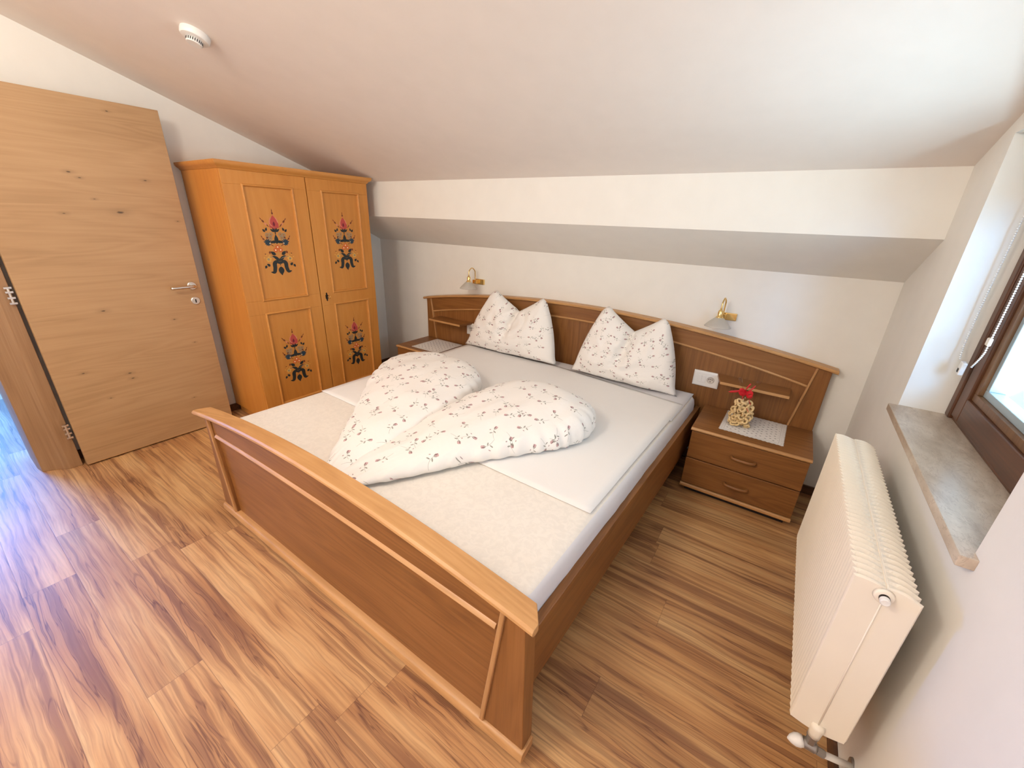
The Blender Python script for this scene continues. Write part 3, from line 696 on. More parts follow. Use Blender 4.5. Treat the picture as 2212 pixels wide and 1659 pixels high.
# ------------------------------------------------------------ bed
BX = -1.705
bed = thing('bed', 'oak double bed with arched headboard and footboard', 'bed', (BX, -1.1, 0))
def arch(x, zc_, ze, half): 
    t = abs(x - BX) / half; return zc_ - (zc_ - ze) * t ** 2
FX0, FX1 = -2.665, -.760                 # footboard ends
yf = -2.150
def strip(fz0, fz1, x0, x1, y0, y1, n=40, fx0=None):
    """bar between two height curves"""
    rings = []
    for k in range(n + 1):
        x = x0 + (x1 - x0) * k / n
        a, b_ = fz0(x), fz1(x)
        rings.append([(x, y0, a), (x, y1, a), (x, y1, b_), (x, y0, b_)])
    return G().loft(rings)
capz = lambda x: arch(x, .668, .597, .950)      # top surface of footboard cap
fb = G()
# panel body slightly behind the posts
rings = []
fbp = strip(lambda x: .062, lambda x: capz(x) - .02, FX0 + .06, FX1 - .06, yf + .014, yf + .045)
fbo = fbp.obj('footboard', 'oak_x', bed)
mz = lambda x: .506 - .018 * ((x - BX) / .85) ** 2
strip(lambda x: mz(x), lambda x: capz(x) - .018, -2.56, -.87, yf + .004, yf + .02).obj('arched_rail', 'oak_x', fbo)
# arch moulding
am = []
for k in range(41):
    x = -2.545 + (1.665) * k / 40; z = mz(x)
    am.append([(x, yf + .014, z - .010), (x, yf - .001, z - .008), (x, yf - .006, z), (x, yf - .001, z + .008), (x, yf + .008, z + .013), (x, yf + .02, z + .013)])
G().loft(am).obj('arch_moulding', 'oak_edge', fbo, smooth=False, bevel=.001)
# tapered end posts
for s in (-1, 1):
    if s < 0: poly = [(FX0 + .018, .062), (-2.512, .062), (-2.572, capz(-2.572) - .018), (FX0 + .038, capz(FX0 + .038) - .018)]
    else: poly = [(-.915, .062), (FX1 - .012, .062), (FX1 - .030, capz(FX1 - .03) - .018), (-.850, capz(-.85) - .018)]
    G().prism(poly, 1, yf - .001, yf + .052).obj('end_post', 'oak_z', fbo, bevel=.003)
    a, b_ = ((-2.524, .062), (-2.582, capz(-2.58) - .02)) if s < 0 else ((-.921, .062), (-.852, capz(-.85) - .02))
    G().prism([(a[0] - .008, a[1]), (a[0] + .008, a[1]), (b_[0] + .008, b_[1]), (b_[0] - .008, b_[1])], 1, yf - .010, yf + .02).obj('side_moulding', 'oak_edge_z', fbo, bevel=.004)
# cap board with rounded front edge and curved ends
ycf, ycb = yf - .027, yf + .047
cx0, cx1 = -2.690, -.755
n = 60; rings = []
for k in range(n + 1):
    u = k / n; x = cx0 + (cx1 - cx0) * u
    de = min(x - cx0, cx1 - x)
    yb_ = ycb - (0.0 if de > .03 else (.045 * (1 - math.sqrt(max(0, 1 - ((.03 - de) / .03) ** 2)))))
    z = capz(x)
    rings.append([(x, yb_, z - .024), (x, ycf + .016, z - .026), (x, ycf + .006, z - .022), (x, ycf, z - .014), (x, ycf + .001, z - .006), (x, ycf + .008, z), (x, yb_ - .003, z), (x, yb_, z - .004)])
G().loft(rings).obj('cap_board', 'oak_edge', fbo, bevel=.0015)
# bottom rail with bevelled nose
bx0, bx1 = -2.650, -.765
G().prism([(yf + .05, .024), (yf - .010, .024), (yf - .016, .030), (yf - .016, .050), (yf - .010, .060), (yf - .0, .064), (yf + .05, .064)], 0, bx0, bx1).obj('bottom_rail', 'oak_edge', fbo, bevel=.003)
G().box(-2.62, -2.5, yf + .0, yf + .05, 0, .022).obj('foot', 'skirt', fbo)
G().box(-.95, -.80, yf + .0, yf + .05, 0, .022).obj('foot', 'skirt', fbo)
# side rails (the frame stands a touch out of square to the wall)
def rail(xa, xb, t, z0, z1, nm='side_rail'):
    return G().prism([(xa, yf + .05), (xb, -.058), (xb + t, -.058), (xa + t, yf + .05)], 2, z0, z1).obj(nm, 'oak_y', bed, bevel=.003)
rail(-.818, -.760, -.028, .165, .412); rail(-2.655, -2.615, -.028, .165, .412)
G().box(-2.60, -.86, -2.05, -.09, .20, .235).obj('slatted_base', 'oak_y', bed)
for x in (-2.45, -1.7, -.95):
    for y in (-.35,): G().box(x - .02, x + .02, y - .02, y + .02, 0, .20).obj('leg', 'oak_z', bed)
for x in (-1.7,): G().box(x - .02, x + .02, -1.6, -1.56, 0, .20).obj('leg', 'oak_z', bed)
# headboard
HX0, HX1 = -3.245, -.155
hz = lambda x: arch(x, .950, .812, 1.55)
yh = -.055
hb = strip(lambda x: .10, lambda x: hz(x) - .02, HX0 + .02, HX1 - .02, yh + .006, yh + .030).obj('headboard', 'oak_z', bed)
strip(lambda x: hz(x) - .112 - .03 * ((x - BX) / 1.5) ** 2, lambda x: hz(x) - .02, -3.19, -.22, yh + .001, yh + .012).obj('arched_rail', 'oak_x', hb)
am = []
for k in range(61):
    x = -3.170 + 2.93 * k / 60; z = hz(x) - .112 - .03 * ((x - BX) / 1.5) ** 2
    am.append([(x, yh + .006, z - .007), (x, yh - .004, z - .006), (x, yh - .008, z), (x, yh - .004, z + .006), (x, yh + .008, z + .008)])
G().loft(am).obj('arch_moulding', 'oak_edge', hb)
for s in (-1, 1):
    if s < 0: poly = [(HX0, .41), (-3.135, .41), (-3.190, hz(-3.19) - .018), (HX0, hz(HX0) - .018)]
    else: poly = [(-.278, .41), (HX1, .41), (HX1, hz(HX1) - .018), (-.222, hz(-.222) - .018)]
    G().prism(poly, 1, yh - .001, yh + .03).obj('end_panel', 'oak_z', hb, bevel=.002)
    a, b_ = ((-3.135, .425), (-3.190, hz(-3.19) - .02)) if s < 0 else ((-.278, .425), (-.224, hz(-.224) - .02))
    G().prism([(a[0] - .006, a[1]), (a[0] + .006, a[1]), (b_[0] + .006, b_[1]), (b_[0] - .006, b_[1])], 1, yh - .009, yh + .01).obj('side_moulding', 'oak_edge_z', hb, bevel=.003)
rings = []
for k in range(61):
    x = HX0 - .032 + (HX1 - HX0 + .058) * k / 60; z = hz(x)
    rings.append([(x, -.002, z - .022), (x, yh - .008, z - .022), (x, yh - .020, z - .016), (x, yh - .022, z - .008), (x, yh - .014, z), (x, -.002, z)])
G().loft(rings).obj('cap_board', 'oak_edge', hb, bevel=.001)
for x0, x1, xt in ((-.668, -.315, -.705), (-3.082, -2.717, -2.695)):
    poly = [(x0, -.2), (x1, -.2), (x1 if x0 > -1 else xt, yh + .006), (xt if x0 > -1 else x0, yh + .006)]
    sf = G().prism(poly, 2, .637, .654).obj('shelf', ['oak_x', 'oak_edge'], hb, bevel=.002)
    for p_ in sf.data.polygons: p_.material_index = 1 if p_.center.y < -.19 else 0

# mattress
MZ = .500
def mattress():
    x0n, x1n, x0f, x1f = -2.675, -.842, -2.640, -.785; y0, y1 = -2.082, -.075
    def edge(t, s):  # corner-rounded
        return t
    nx, ny = 60, 64; rings = []
    def plan(e, corner):
        pts = []; r = corner; q = 8
        c = [((x0n + e), (y0 + e)), ((x1n - e), (y0 + e)), ((x1f - e), (y1 - e)), ((x0f + e), (y1 - e))]
        cen = [(c[0][0] + r, c[0][1] + r, PI, 1.5 * PI), (c[1][0] - r, c[1][1] + r, 1.5 * PI, 2 * PI), (c[2][0] - r, c[2][1] - r, 0, .5 * PI), (c[3][0] + r, c[3][1] - r, .5 * PI, PI)]
        for ax, ay, a0, a1 in cen:
            for k in range(q + 1):
                a = a0 + (a1 - a0) * k / q; pts.append((ax + r * math.cos(a), ay + r * math.sin(a)))
        out = []
        for i in range(len(pts)):
            a, b_ = Vector(pts[i]), Vector(pts[(i + 1) % len(pts)]); m_ = max(1, int((b_ - a).length / .05))
            out += [a.lerp(b_, j / m_) for j in range(m_)]
        return out
    base = plan(0, .07); n = len(base); cen = Vector((-1.735, -1.08))
    prof = [(.02, .24), (.004, .27), (.0, .34), (.0, .40), (.002, .45), (.008, .475), (.020, .492), (.040, .499), (.08, MZ)]
    for e, z in prof:
        r = []
        for p in base:
            d = (cen - p).normalized(); q = p + d * e * 1.2
            wr = .004 * noise.noise((p.x * 14, p.y * 14, z * 6)) if .26 < z < .47 else 0
            r.append((q.x + d.x * wr, q.y + d.y * wr, z))
        rings.append(r)
    g = G().loft(rings, True, True)
    return g
mo = mattress().mesh('mattress')
mat = link('mattress', mo, ['damask', 'fitted'], None, smooth=True)
for p in mo.polygons:
    p.material_index = 1 if p.center.z < .492 else 0
setp(mat, 'thick double mattress in cream damask cover lying in the oak bed', 'mattress')

def drape(fx0, fx1, y0, y1, z, name, matn, parent=None, nx=40, ny=40, wob=.004, fall=None, seed=0, thick=.003, skew=None):
    """cloth laid flat with slight undulation and its own thickness"""
    vs, fs = [], []
    for lay in (0, 1):
        for j in range(ny + 1):
            y = y0 + (y1 - y0) * j / ny
            for i in range(nx + 1):
                t = i / nx; x = fx0(y) + (fx1(y) - fx0(y)) * t
                yy = y + (skew(t, j / ny) if skew else 0)
                zz = z + .0042 + wob * .5 * (1 + noise.noise((x * 3 + seed, yy * 3, seed)))
                if fall: zz += fall(x, yy)
                edge = min(i, nx - i, j, ny - j)
                zz -= .002 if edge == 0 else 0
                vs.append((x, yy, zz if lay == 0 else zz - thick))
    W = nx + 1; off = W * (ny + 1)
    for j in range(ny):
        for i in range(nx):
            a = j * W + i; fs.append((a, a + 1, a + W + 1, a + W)); fs.append((off + a, off + a + W, off + a + W + 1, off + a + 1))
    for i in range(nx):
        fs.append((i, off + i, off + i + 1, i + 1)); a = ny * W + i; fs.append((a, a + 1, off + a + 1, off + a))
    for j in range(ny):
        a = j * W; fs.append((a, a + W, off + a + W, off + a)); a = j * W + nx; fs.append((a, off + a, off + a + W, a + W))
    g = G().add(vs, fs)
    return g.obj(name, matn, parent, smooth=True)
MOX0 = lambda y: -2.675 + (y + 2.08) / 2.0 * .035
MOX1 = lambda y: -.842 + (y + 2.08) / 2.0 * .057
sh = drape(lambda y: MOX0(y) + .03, lambda y: MOX1(y) - .035 , -1.545, -.20, MZ + .002, 'bed_sheet', 'sheet', skew=lambda t, q: -.045 * t * (1 - q) - .24 * max(0, t - .45) * q, wob=.003)
setp(sh, 'smooth white sheet spread over the middle of the mattress', 'sheet')
fs_ = drape(lambda y: MOX0(y) + .02, lambda y: MOX1(y) - .022, -.60, -.105, MZ, 'fitted_sheet', 'fitted', wob=.002, seed=4)
setp(fs_, 'pale fitted sheet at the head end beneath the pillows', 'sheet')

# ------------------------------------------------------------ duvets
def blob(name, outline, cen, zb, hfun, matn, uvrot, n_r=26, seed=0, tuck=.92):
    pts = curve_pts([(x, y, 0) for x, y in outline + outline[:1]], 14)[:-1]
    n = len(pts); vs = []; uvs = []; c = Vector((cen[0], cen[1], 0)); fs = []
    cr, sr = math.cos(uvrot), math.sin(uvrot)
    prof = [(tuck, 0.0), (.975, .06), (1.0, .22), (.99, .40)] + [(.965 - .0 * k, .55) for k in range(1)]
    for k in range(1, n_r + 1):
        r = .965 * (1 - k / n_r); prof.append((r, None))
    def Hn(r): return (1 - min(1, r) ** 3.0) ** .62
    rows = []
    for r, hz_ in prof:
        row = []
        for i, p in enumerate(pts):
            q = c.lerp(p, r); H = hfun(q.x, q.y)
            if hz_ is None: z = H * max(.55, .55 + .45 * Hn(r / .965))
            else: z = H * hz_
            w1 = noise.noise((q.x * 5 + seed, q.y * 5, seed)) * .012 + noise.noise((q.x * 16, q.y * 7 + seed, seed)) * .006
            edge = math.exp(-((1 - r) / .18) ** 2)
            w2 = edge * .006 * math.sin(i * .9 + 3 * noise.noise((i * .12, seed, 0)))
            row.append((q.x + (p - c).normalized().x * w2, q.y + (p - c).normalized().y * w2, zb + max(.002 if r < tuck else 0, z + (w1 if z > .02 else 0)) ))
        rows.append(row)
    m_ = len(rows)
    arc = []
    for i in range(n):
        d = 0; a = [0.0]
        for k in range(1, m_):
            d += (Vector(rows[k][i]) - Vector(rows[k - 1][i])).length; a.append(d)
        arc.append([d - q for q in a])      # distance from centre along surface
    for k in range(m_):
        for i in range(n):
            vs.append(rows[k][i]); dr_ = (pts[i] - c); ang = math.atan2(dr_.y, dr_.x) + uvrot
            uvs.append((arc[i][k] * math.cos(ang), arc[i][k] * math.sin(ang)))
    for k in range(m_ - 1):
        for i in range(n):
            j = (i + 1) % n; fs.append((k * n + i, k * n + j, (k + 1) * n + j, (k + 1) * n + i))
    fs.append(tuple(range(n - 1, -1, -1)))
    me = bpy.data.meshes.new(name); me.from_pydata(vs, [], fs)
    ul = me.uv_layers.new(name='UVMap')
    for lp_ in me.loops: ul.data[lp_.index].uv = uvs[lp_.vertex_index]
    bm = bmesh.new(); bm.from_mesh(me); bmesh.ops.recalc_face_normals(bm, faces=bm.faces); bm.to_mesh(me); bm.free()
    return link(name, me, matn, None, smooth=True)
def hR(x, y): 
    t = max(0, min(1, (y + 2.02) / 1.05)); return .035 + .135 * t ** .7
def hL(x, y):
    t = max(0, min(1, (y + 2.02) / 1.10)); return .035 + .135 * t ** .7
dL = blob('duvet', [(-1.83, -2.05), (-1.92, -1.95), (-2.09, -1.75), (-2.29, -1.52), (-2.47, -1.31), (-2.57, -1.12), (-2.56, -.95), (-2.45, -.84), (-2.25, -.81), (-2.08, -.83), (-1.94, -.90), (-1.84, -1.02), (-1.775, -1.25), (-1.755, -1.6), (-1.755, -2.0)],
          (-2.10, -1.20), MZ + .014, hL, 'rose1', .4, seed=2.3)
setp(dL, 'puffy rose-print duvet folded to a point, on the wardrobe side of the bed', 'duvet', 'folded rose-print duvets')
dR = blob('duvet', [(-1.70, -2.06), (-1.60, -1.95), (-1.50, -1.79), (-1.40, -1.62), (-1.29, -1.47), (-1.18, -1.32), (-1.105, -1.18), (-1.10, -1.03), (-1.16, -.91), (-1.28, -.85), (-1.44, -.83), (-1.58, -.85), (-1.69, -.93), (-1.75, -1.08), (-1.785, -1.35), (-1.785, -1.7), (-1.775, -2.0)],
          (-1.42, -1.18), MZ + .014, hR, 'rose2', 1.9, seed=5.1)
setp(dR, 'puffy rose-print duvet folded to a point, on the radiator side of the bed', 'duvet', 'folded rose-print duvets')

# ------------------------------------------------------------ pillows, standing with a pressed-in top
def pillow(name, bl, br, tl, tr, notch, ybase, ytop, matn, seed, lean_dx=0.0, thick=.21):
    """corners as (x,z); notch (x,z)"""
    nu, nv = 46, 34; vs = []; uvs = []; fs = []
    mb = ((bl[0] + br[0]) / 2, (bl[1] + br[1]) / 2 - .0)
    for side in (0, 1):
        for j in range(nv + 1):
            v_ = j / nv
            for i in range(nu + 1):
                u = i / nu
                # outline interpolation, top edge dips to the notch
                xb = bl[0] + (br[0] - bl[0]) * u; zb_ = bl[1] + (br[1] - bl[1]) * u
                if u < .5: t = u * 2; xt = tl[0] + (notch[0] - tl[0]) * t; ztop = tl[1] + (notch[1] - tl[1]) * (t ** .85)
                else: t = (1 - u) * 2; xt = tr[0] + (notch[0] - tr[0]) * t; ztop = tr[1] + (notch[1] - tr[1]) * (t ** .85)
                bulge = .018 * math.sin(PI * v_)
                x = xb + (xt - xb) * v_; z = zb_ + (ztop - zb_) * v_
                x += (2 * u - 1) * .024 * math.sin(PI * v_)
                rc_ = max(0, v_ - .86) / .14; eu = min(u, 1 - u) / .12          # rounded ears
                if eu < 1: z -= .022 * rc_ ** 2 * (1 - eu) ** 2; x += (1 if u < .5 else -1) * .016 * rc_ ** 2 * (1 - eu)
                lo = max(0, .10 - v_) / .10
                if eu < 1: x += (2 * u - 1) * .016 * lo * (1 - eu); z -= .006 * lo * (1 - eu)
                a = 1 - abs(2 * u - 1) ** 3.2; b_ = 1 - abs(2 * v_ - 1) ** 2.6
                th = thick * .5 * (max(0, a) * max(0, b_)) ** .50
                # crease running down from the notch
                cu = .5 - .10 * (1 - v_)
                crease = math.exp(-((u - cu) / .048) ** 2) * max(0, (v_ - .30) / .70) ** .7
                th *= (1 - .96 * crease)
                wr = noise.noise((u * 5 + seed, v_ * 5, side * 3)) * .014 + noise.noise((u * 14 + seed, v_ * 9, side)) * .006
                rad = math.hypot((u - cu) * 1.2, v_ - .75); wr += .006 * math.sin(rad * 38) * math.exp(-(rad / .4) ** 2)
                th2 = max(.0, th + wr * min(1, th / .03))
                ym = ybase + (ytop - ybase) * v_ ** .9
                y = ym - th2 if side == 0 else ym + th2 * .75
                edge = (i in (0, nu)) or (j in (0, nv))
                if edge: y = ym
                vs.append((x, y, z)); uvs.append((u * .80, v_ * .74 + side * 3.0))
    W = nu + 1; off = W * (nv + 1)
    for side in (0, 1):
        for j in range(nv):
            for i in range(nu):
                a = side * off + j * W + i; f_ = (a, a + 1, a + W + 1, a + W); fs.append(f_ if side == 0 else f_[::-1])
    me = bpy.data.meshes.new(name); me.from_pydata(vs, [], fs)
    ul = me.uv_layers.new(name='UVMap')
    for lp_ in me.loops: ul.data[lp_.index].uv = uvs[lp_.vertex_index]
    bm = bmesh.new(); bm.from_mesh(me); bmesh.ops.remove_doubles(bm, verts=bm.verts, dist=.0004); bmesh.ops.recalc_face_normals(bm, faces=bm.faces); bm.to_mesh(me); bm.free()
    return link(name, me, matn, None, smooth=True)
p = pillow('pillow', (-2.62, .515), (-1.765, .520), (-2.385, 1.005), (-1.925, .995), (-2.145, .850), -.225, -.150, 'rose1', 1.1)
setp(p, 'upright rose-print pillow with a pressed-in top, on the wardrobe side of the bed', 'pillow', 'pillows standing against the headboard')
p = pillow('pillow', (-1.615, .520), (-.90, .512), (-1.445, 1.010), (-1.045, .985), (-1.235, .850), -.235, -.150, 'rose2', 7.7)
setp(p, 'upright rose-print pillow with a pressed-in top, on the radiator side of the bed', 'pillow', 'pillows standing against the headboard')

# ------------------------------------------------------------ nightstands
NX0, NX1, NY, NZ = -.734, -.152, -.452, .433
def nightstand():
    t = thing('nightstand', 'oak nightstand with two drawers between bed and radiator, holding a bag of biscuits', 'nightstand', ((NX0 + NX1) / 2, -.25, 0), 'nightstands either side of the bed')
    y1 = yh - .003
    G().box(NX0 + .012, NX1 - .012, NY + .022, y1, .06, NZ - .022).obj('carcass', 'oak_z', t, bevel=.002)
    # top with bullnose front
    top_ = [(y1, NZ - .022), (NY + .006, NZ - .022), (NY - .004, NZ - .017), (NY - .007, NZ - .010), (NY - .002, NZ - .002), (NY + .006, NZ), (y1, NZ)]
    tp = G().prism(top_, 0, NX0, NX1).obj('top', ['oak_x', 'oak_edge'], t, bevel=.001)
    for p_ in tp.data.polygons: p_.material_index = 1 if p_.center.y < NY + .003 and abs(p_.normal.x) < .5 else 0
    G().prism([(NX1 - .02, y1), (NX1 - .02, -.13), (NX1 - .004, -.10), (NX1 - .001, y1)], 2, NZ - .001, NZ + .05) if False else None
    for z0, z1 in ((.066, .234), (.240, .409)):
        d = G().box(NX0 + .006, NX1 - .006, NY + .004, NY + .022, z0, z1).obj('drawer', 'oak_x', t, bevel=.003)
        hx = (NX0 + NX1) / 2; hzz = (z0 + z1) / 2 - .004 
        pts = curve_pts([(hx - .058, NY + .004, hzz), (hx - .052, NY - .012, hzz), (hx - .03, NY - .019, hzz), (hx, NY - .020, hzz), (hx + .03, NY - .019, hzz), (hx + .052, NY - .012, hzz), (hx + .058, NY + .004, hzz)], 5)
        G().tube(pts, 0.0092, 10).obj('handle', 'oak_x', d, smooth=True)
    G().prism([(NY + .06, .036), (NY + .004, .036), (NY - .002, .042), (NY - .002, .054), (NY + .004, .060), (NY + .06, .060)], 0, NX0 + .004, NX1 - .004).obj('base_moulding', 'oak_edge', t, bevel=.001)
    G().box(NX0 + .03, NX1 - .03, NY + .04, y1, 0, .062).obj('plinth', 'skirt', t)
    return t
ns = nightstand()
ns2 = copy_tree(ns); ns2.location.x += (-3.245 - NX0)
ns2['label'] = 'oak nightstand on the wardrobe side of the bed, half hidden by a duvet'
for o in list(bpy.data.objects):     # copied parts keep their offset
    pass

# doilies (uv centred)
def doily(cx, cy, w_, d_, rot, label):
    me = bpy.data.meshes.new('doily'); n = 20; vs = []; fs = []; uvs = []
    E_ = 120; ring_ = []
    per = []
    for i in range(E_):
        t = i / E_ * 4; k = int(t); f_ = t - k
        p_ = [(-1 + 2 * f_, -1), (1, -1 + 2 * f_), (1 - 2 * f_, 1), (-1, 1 - 2 * f_)][k]
        sc = 1 + (.022 if i % 2 else -.012) * (1 if .02 < f_ < .98 else .2)
        per.append((p_[0] * sc, p_[1] * sc))
    K = 8
    for lay in (0, 1):
        for k in range(K + 1):
            for px, py in per:
                u, v_ = px * k / K, py * k / K
                lx, ly = u * w_ / 2, v_ * d_ / 2; cr, sr = math.cos(rot), math.sin(rot)
                X = cx + lx * cr - ly * sr; Y = cy + lx * sr + ly * cr
                z = NZ + .0008 + .0012 * (1 + noise.noise((X * 16, Y * 16, 0))) * (k / K)
                vs.append((X, Y, z + (.0012 if lay == 0 else 0))); uvs.append((u * .155, v_ * .155))
    n = E_
    for lay in (0, 1):
        for k in range(K):
            for i in range(n):
                j = (i + 1) % n; o_ = lay * n * (K + 1); f_ = (o_ + k * n + i, o_ + k * n + j, o_ + (k + 1) * n + j, o_ + (k + 1) * n + i)
                fs.append(f_)
    for i in range(n):
        j = (i + 1) % n; a = K * n; b_ = n * (K + 1) + K * n; fs.append((a + i, a + j, b_ + j, b_ + i))
    me.from_pydata(vs, [], fs); ul = me.uv_layers.new(name='UVMap')
    for lp_ in me.loops: ul.data[lp_.index].uv = uvs[lp_.vertex_index]
    bm = bmesh.new(); bm.from_mesh(me); bmesh.ops.remove_doubles(bm, verts=bm.verts, dist=.00005); bmesh.ops.recalc_face_normals(bm, faces=bm.faces); bm.to_mesh(me); bm.free()
    o = link('doily', me, 'doily', None)
    return setp(o, label, 'doily', 'doilies on the nightstands')
doily(-.441, -.226, .316, .308, -.02, 'scalloped sprigged white doily beneath the bag of biscuits')
doily(-2.944, -.246, .310, .320, .0, 'empty scalloped white doily on the wardrobe-side nightstand')

# ------------------------------------------------------------ bag of ring biscuits
bx_, by_ = -.520, -.265
bag = thing('biscuit_bag', 'clear cellophane bag of biscuits tied with a red ribbon on the doily', 'gift bag', (bx_, by_, NZ + .004))
zb0 = NZ + .005
def bring(z, a, b_, tw=0, ruff=0, ph=0):
    return [(bx_ + a * math.copysign(abs(math.cos(q)) ** .8, math.cos(q)) * (1 + ruff * math.sin(7 * q + ph)), by_ + b_ * math.copysign(abs(math.sin(q)) ** .8, math.sin(q)) * (1 + ruff * math.cos(5 * q + ph)), z) for q in [2 * PI * k / 36 + tw for k in range(36)]]
rr = [bring(zb0, .050, .026), bring(zb0 + .004, .062, .036), bring(zb0 + .03, .068, .042, 0, .02), bring(zb0 + .08, .067, .041, 0, .03), bring(zb0 + .13, .062, .037, 0, .03), bring(zb0 + .155, .055, .030, 0, .06), bring(zb0 + .180, .036, .020, 0, .12), bring(zb0 + .200, .014, .010, 0, .2), bring(zb0 + .210, .010, .008, 0, .2), bring(zb0 + .222, .016, .010, 0, .25), bring(zb0 + .25, .034, .015, 0, .3, 1), bring(zb0 + .285, .050, .018, 0, .25, 2)]
g = G().loft(rr, True, False); n36 = 36; g.f.append(tuple(range(35, -1, -1))); g.mi.append(0)
g.obj('cellophane', 'cello', bag, smooth=True)
# ribbon: knot, wrapped band, loops and curled tails
zk = zb0 + .206
rb = G().tube([(bx_ + .015 * math.cos(q), by_ + .013 * math.sin(q), zk) for q in [2 * PI * k / 20 for k in range(20)]], .005, 8, closed=True)
def ribbon(pts, w_, g_):
    pts = curve_pts(pts, 6); L_ = []
    for i, p_ in enumerate(pts):
        ww = w_ * (1 if i < len(pts) - 2 else .3)
        L_.append([p_ + Vector((0, 0, ww / 2)), p_ + Vector((.0012, -.0012, 0)), p_ + Vector((0, 0, -ww / 2)), p_ + Vector((-.0012, .0012, 0))])
    g_.loft(L_)
K0 = Vector((bx_, by_ - .014, zk))
ribbon([K0, K0 + Vector((-.03, -.012, .010)), K0 + Vector((-.05, -.016, .004)), K0 + Vector((-.085, -.02, -.006))], .013, rb)
ribbon([K0, K0 + Vector((-.02, -.016, .02)), K0 + Vector((-.036, -.018, .012)), K0 + Vector((-.02, -.014, -.004)), K0], .022, rb)
ribbon([K0, K0 + Vector((.022, -.014, .016)), K0 + Vector((.034, -.012, .002)), K0 + Vector((.016, -.012, -.012)), K0], .020, rb)
ribbon([K0, K0 + Vector((-.005, -.01, .02)), K0 + Vector((.0, -.012, .04)), K0 + Vector((.012, -.01, .062))], .020, rb)
ribbon([K0, K0 + Vector((.014, -.01, .02)), K0 + Vector((.026, -.01, .04)), K0 + Vector((.036, -.01, .056))], .014, rb)
ribbon([K0, K0 + Vector((-.012, -.012, -.016)), K0 + Vector((-.008, -.016, -.03))], .022, rb)
spiral = [K0 + Vector((.030 + .006 * math.cos(q), -.008 + .006 * math.sin(q), -.01 - .0075 * q)) for q in [k * .5 for k in range(26)]]
rb.tube(spiral, .0016, 6)
rb.obj('red_ribbon', 'red', bag, smooth=False, label='red curled ribbon bow')
# ring biscuits inside the bag
def ring_bisc(R0, r0):
    g = G(); pts = [(R0 * math.cos(a), R0 * (1 + .1 * math.sin(2 * a)) * math.sin(a), .002 * math.sin(3 * a)) for a in [2 * PI * k / 18 for k in range(18)]]
    g.tube(pts, r0, 8, closed=True); return g.mesh('ring_biscuit')
meshes = [ring_bisc(.0135, .0052), ring_bisc(.0155, .0056), ring_bisc(.012, .0060)]
for me in meshes: me.materials.append(M['biscuit']); [setattr(p_, 'use_smooth', True) for p_ in me.polygons]
random.seed(11); cnt = 0; pl = []
for lay in range(9):
    z = zb0 + .014 + lay * .0165
    a = .050 if lay < 7 else .040; b_ = .026 if lay < 7 else .020
    for k in range(7):
        for tries in range(30):
            q = random.uniform(0, 2 * PI); rr_ = random.uniform(.35, 1) ** .5
            c_ = Vector((bx_ + a * rr_ * math.cos(q), by_ + b_ * rr_ * math.sin(q), z + random.uniform(-.004, .004)))
            if all((c_ - o_).length > .0185 for o_ in pl): break
        else: continue
        pl.append(c_)
        o = bpy.data.objects.new('ring_biscuit', meshes[cnt % 3]); C.objects.link(o); o.location = c_
        o.rotation_euler = (random.uniform(.3, 2.6), random.uniform(-.6, .6), random.uniform(0, 6.28)); cnt += 1
        setp(o, 'small pale golden ring biscuit inside the clear ribboned bag', 'biscuit', 'ring biscuits in the clear bag')

# ------------------------------------------------------------ sockets on the headboard
def socket(cx, zc_, label, sd=1, wide=.152):
    hgt = .100; y = yh + .006
    t = thing('socket_plate', label, 'wall socket', (cx, y, zc_), 'switch and socket plates on the headboard')
    x0, x1, z0, z1 = cx - wide / 2, cx + wide / 2, zc_ - hgt / 2, zc_ + hgt / 2
    rings = []
    for e, d_ in [(0, 0), (0, -.010), (.004, -.013), (.012, -.0145), (.018, -.0130)]:
        rings.append([(x0 + e, y + d_, z0 + e), (x1 - e, y + d_, z0 + e), (x1 - e, y + d_, z1 - e), (x0 + e, y + d_, z1 - e)])
    G().loft(rings).obj('cover_plate', 'white_plastic', t, bevel=.001)
    for k in range(2):
        a = (cx - .046 if sd > 0 else cx + .001) + k * .0235
        G().box(a, a + .0215, y - .0165, y - .012, zc_ - .024, zc_ + .024).obj('switch', 'white_plastic', t, bevel=.0015)
    s_ = G().lathe([(0, 0), (.020, 0), (.022, .003), (.0205, .0035), (.019, .0012), (0, .0012)], (cx + .028 * sd, y - .0125, zc_), (0, -1, 0), 28)
    so = s_.obj('socket', 'plastic_shadow', t, smooth=True)
    hg = G()
    for px, pz in ((-.0095, .004), (0, .004), (.0095, .004), (0, -.010)): hg.lathe([(0, 0), (.0026, 0), (.0026, .0006), (0, .0006)], (cx + .028 * sd + px, y - .0138, zc_ + pz), (0, -1, 0), 10)
    hg.obj('pin_holes', 'black_hole', so)
    return t
socket(-.764, .603, 'white switch and socket plate beside the shelf above the biscuit bag')
socket(-2.680, .594, 'white socket plate by the wardrobe-side shelf, partly behind a pillow', -1)

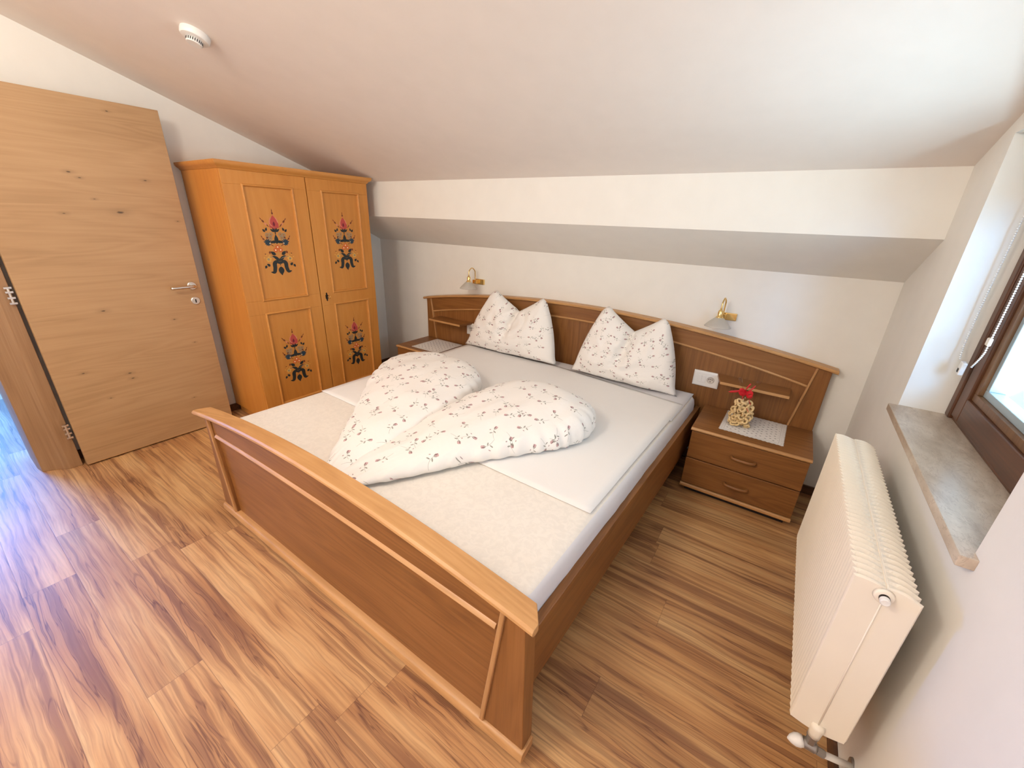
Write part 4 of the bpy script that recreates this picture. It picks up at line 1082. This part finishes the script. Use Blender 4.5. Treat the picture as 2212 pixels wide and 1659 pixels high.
# ------------------------------------------------------------ wall lamps
def wall_lamp(cx, label, lean):
    t = thing('wall_lamp', label, 'wall lamp', (cx + .035, 0, 1.01), 'brass wall lamps over the headboard')
    # backplate box on the wall
    G().box(cx - .005, cx + .085, -.018, 0, .985, 1.028).obj('backplate', 'brass', t, bevel=.003)
    G().box(cx - .012, cx + .028, -.048, -.016, .990, 1.022).obj('swivel_block', 'brass', t, bevel=.003)
    x = cx; A0 = Vector((x + .012, -.040, 1.02)); E0 = Vector((x + lean, -.115, 1.055))
    pts = curve_pts([A0, A0 + Vector((0, 0, .045)), A0 + Vector((.001, -.008, .078)), A0.lerp(E0, .5) + Vector((0, 0, .083)), E0 + Vector((0, .006, .045)), E0 + Vector((0, 0, .02)), E0], 8)
    G().tube(pts, .0042, 12).obj('arm', 'brass', t, smooth=True)
    sk = G().lathe([(.0, .012), (.006, .010), (.007, .002), (.013, -.004), (.0145, -.012), (.0135, -.034), (.020, -.040), (.023, -.047), (0, -.047)], E0, (0, .04, 1), 24)
    sk.obj('lamp_holder', 'brass', t, smooth=True)
    sd = G().lathe([(.021, -.043), (.026, -.046), (.038, -.058), (.056, -.076), (.073, -.096), (.0735, -.099), (.071, -.097), (.054, -.079), (.036, -.061), (.022, -.048)], E0, (0, .04, 1), 40, caps=False)
    sd.obj('lamp_shade', 'frosted', t, smooth=True)
    G().ball(E0 + Vector((0, 0, -.074)), .017, 8, sc=(1, 1, 1.4)).obj('bulb', 'white_plastic', t, smooth=True)
    return t
wall_lamp(-.765, 'small brass gooseneck lamp with frosted shade on the wall, nearer the window', .005)
wall_lamp(-2.690, 'small brass gooseneck lamp with frosted shade on the wall, nearer the wardrobe', .005)

# ------------------------------------------------------------ smoke detector
nrm = Vector((0, -SL, -1)).normalized()
sc_ = Vector((-2.835, -1.755, cz(-1.755)))
sm = thing('smoke_detector', 'round white smoke detector on the sloping ceiling', 'smoke detector', tuple(sc_))
G().lathe([(0, -.001), (.054, 0), (.055, .006), (.054, .020), (.050, .026), (.034, .030), (0, .030)], sc_, nrm, 40).obj('housing', 'white_plastic', sm, smooth=False, bevel=.001)
q = Vector((0, 0, 1)).rotation_difference(nrm)
G().lathe([(0, .029), (.030, .029), (.030, .043), (.027, .047), (0, .047)], sc_, nrm, 36).obj('sensor_chamber', 'white_plastic', sm, bevel=.001)
g = G()
for k in range(24):
    a = 2 * PI * k / 24; c_ = Vector((math.cos(a), math.sin(a), 0)); tt = Vector((-math.sin(a), math.cos(a), 0))
    vs = [sc_ + q @ (c_ * rr_ + tt * s1 * .0016 + Vector((0, 0, h_))) for rr_ in (.0295, .0306) for h_ in (.031, .042) for s1 in (-1, 1)]
    g.add(vs, [(0, 1, 3, 2), (4, 6, 7, 5), (0, 4, 5, 1), (2, 3, 7, 6), (0, 2, 6, 4), (1, 5, 7, 3)])
g.obj('vent_slots', 'skirt', sm)

# ------------------------------------------------------------ ceiling lamp out of frame that lights the left side
for lx, ly, ll in ((-1.75, -3.35, 'round ceiling lamp in the middle of the room'), (-3.15, -3.15, 'round ceiling lamp near the doorway')):
    cl = thing('ceiling_lamp', ll, 'ceiling lamp', (lx, ly, cz(ly)), 'ceiling lamps')
    G().lathe([(0, 0), (.06, 0), (.06, .03), (0, .03)], (lx, ly, cz(ly) + .01), (0, -SL, -1), 24).obj('lamp_base', 'brass', cl, smooth=True)
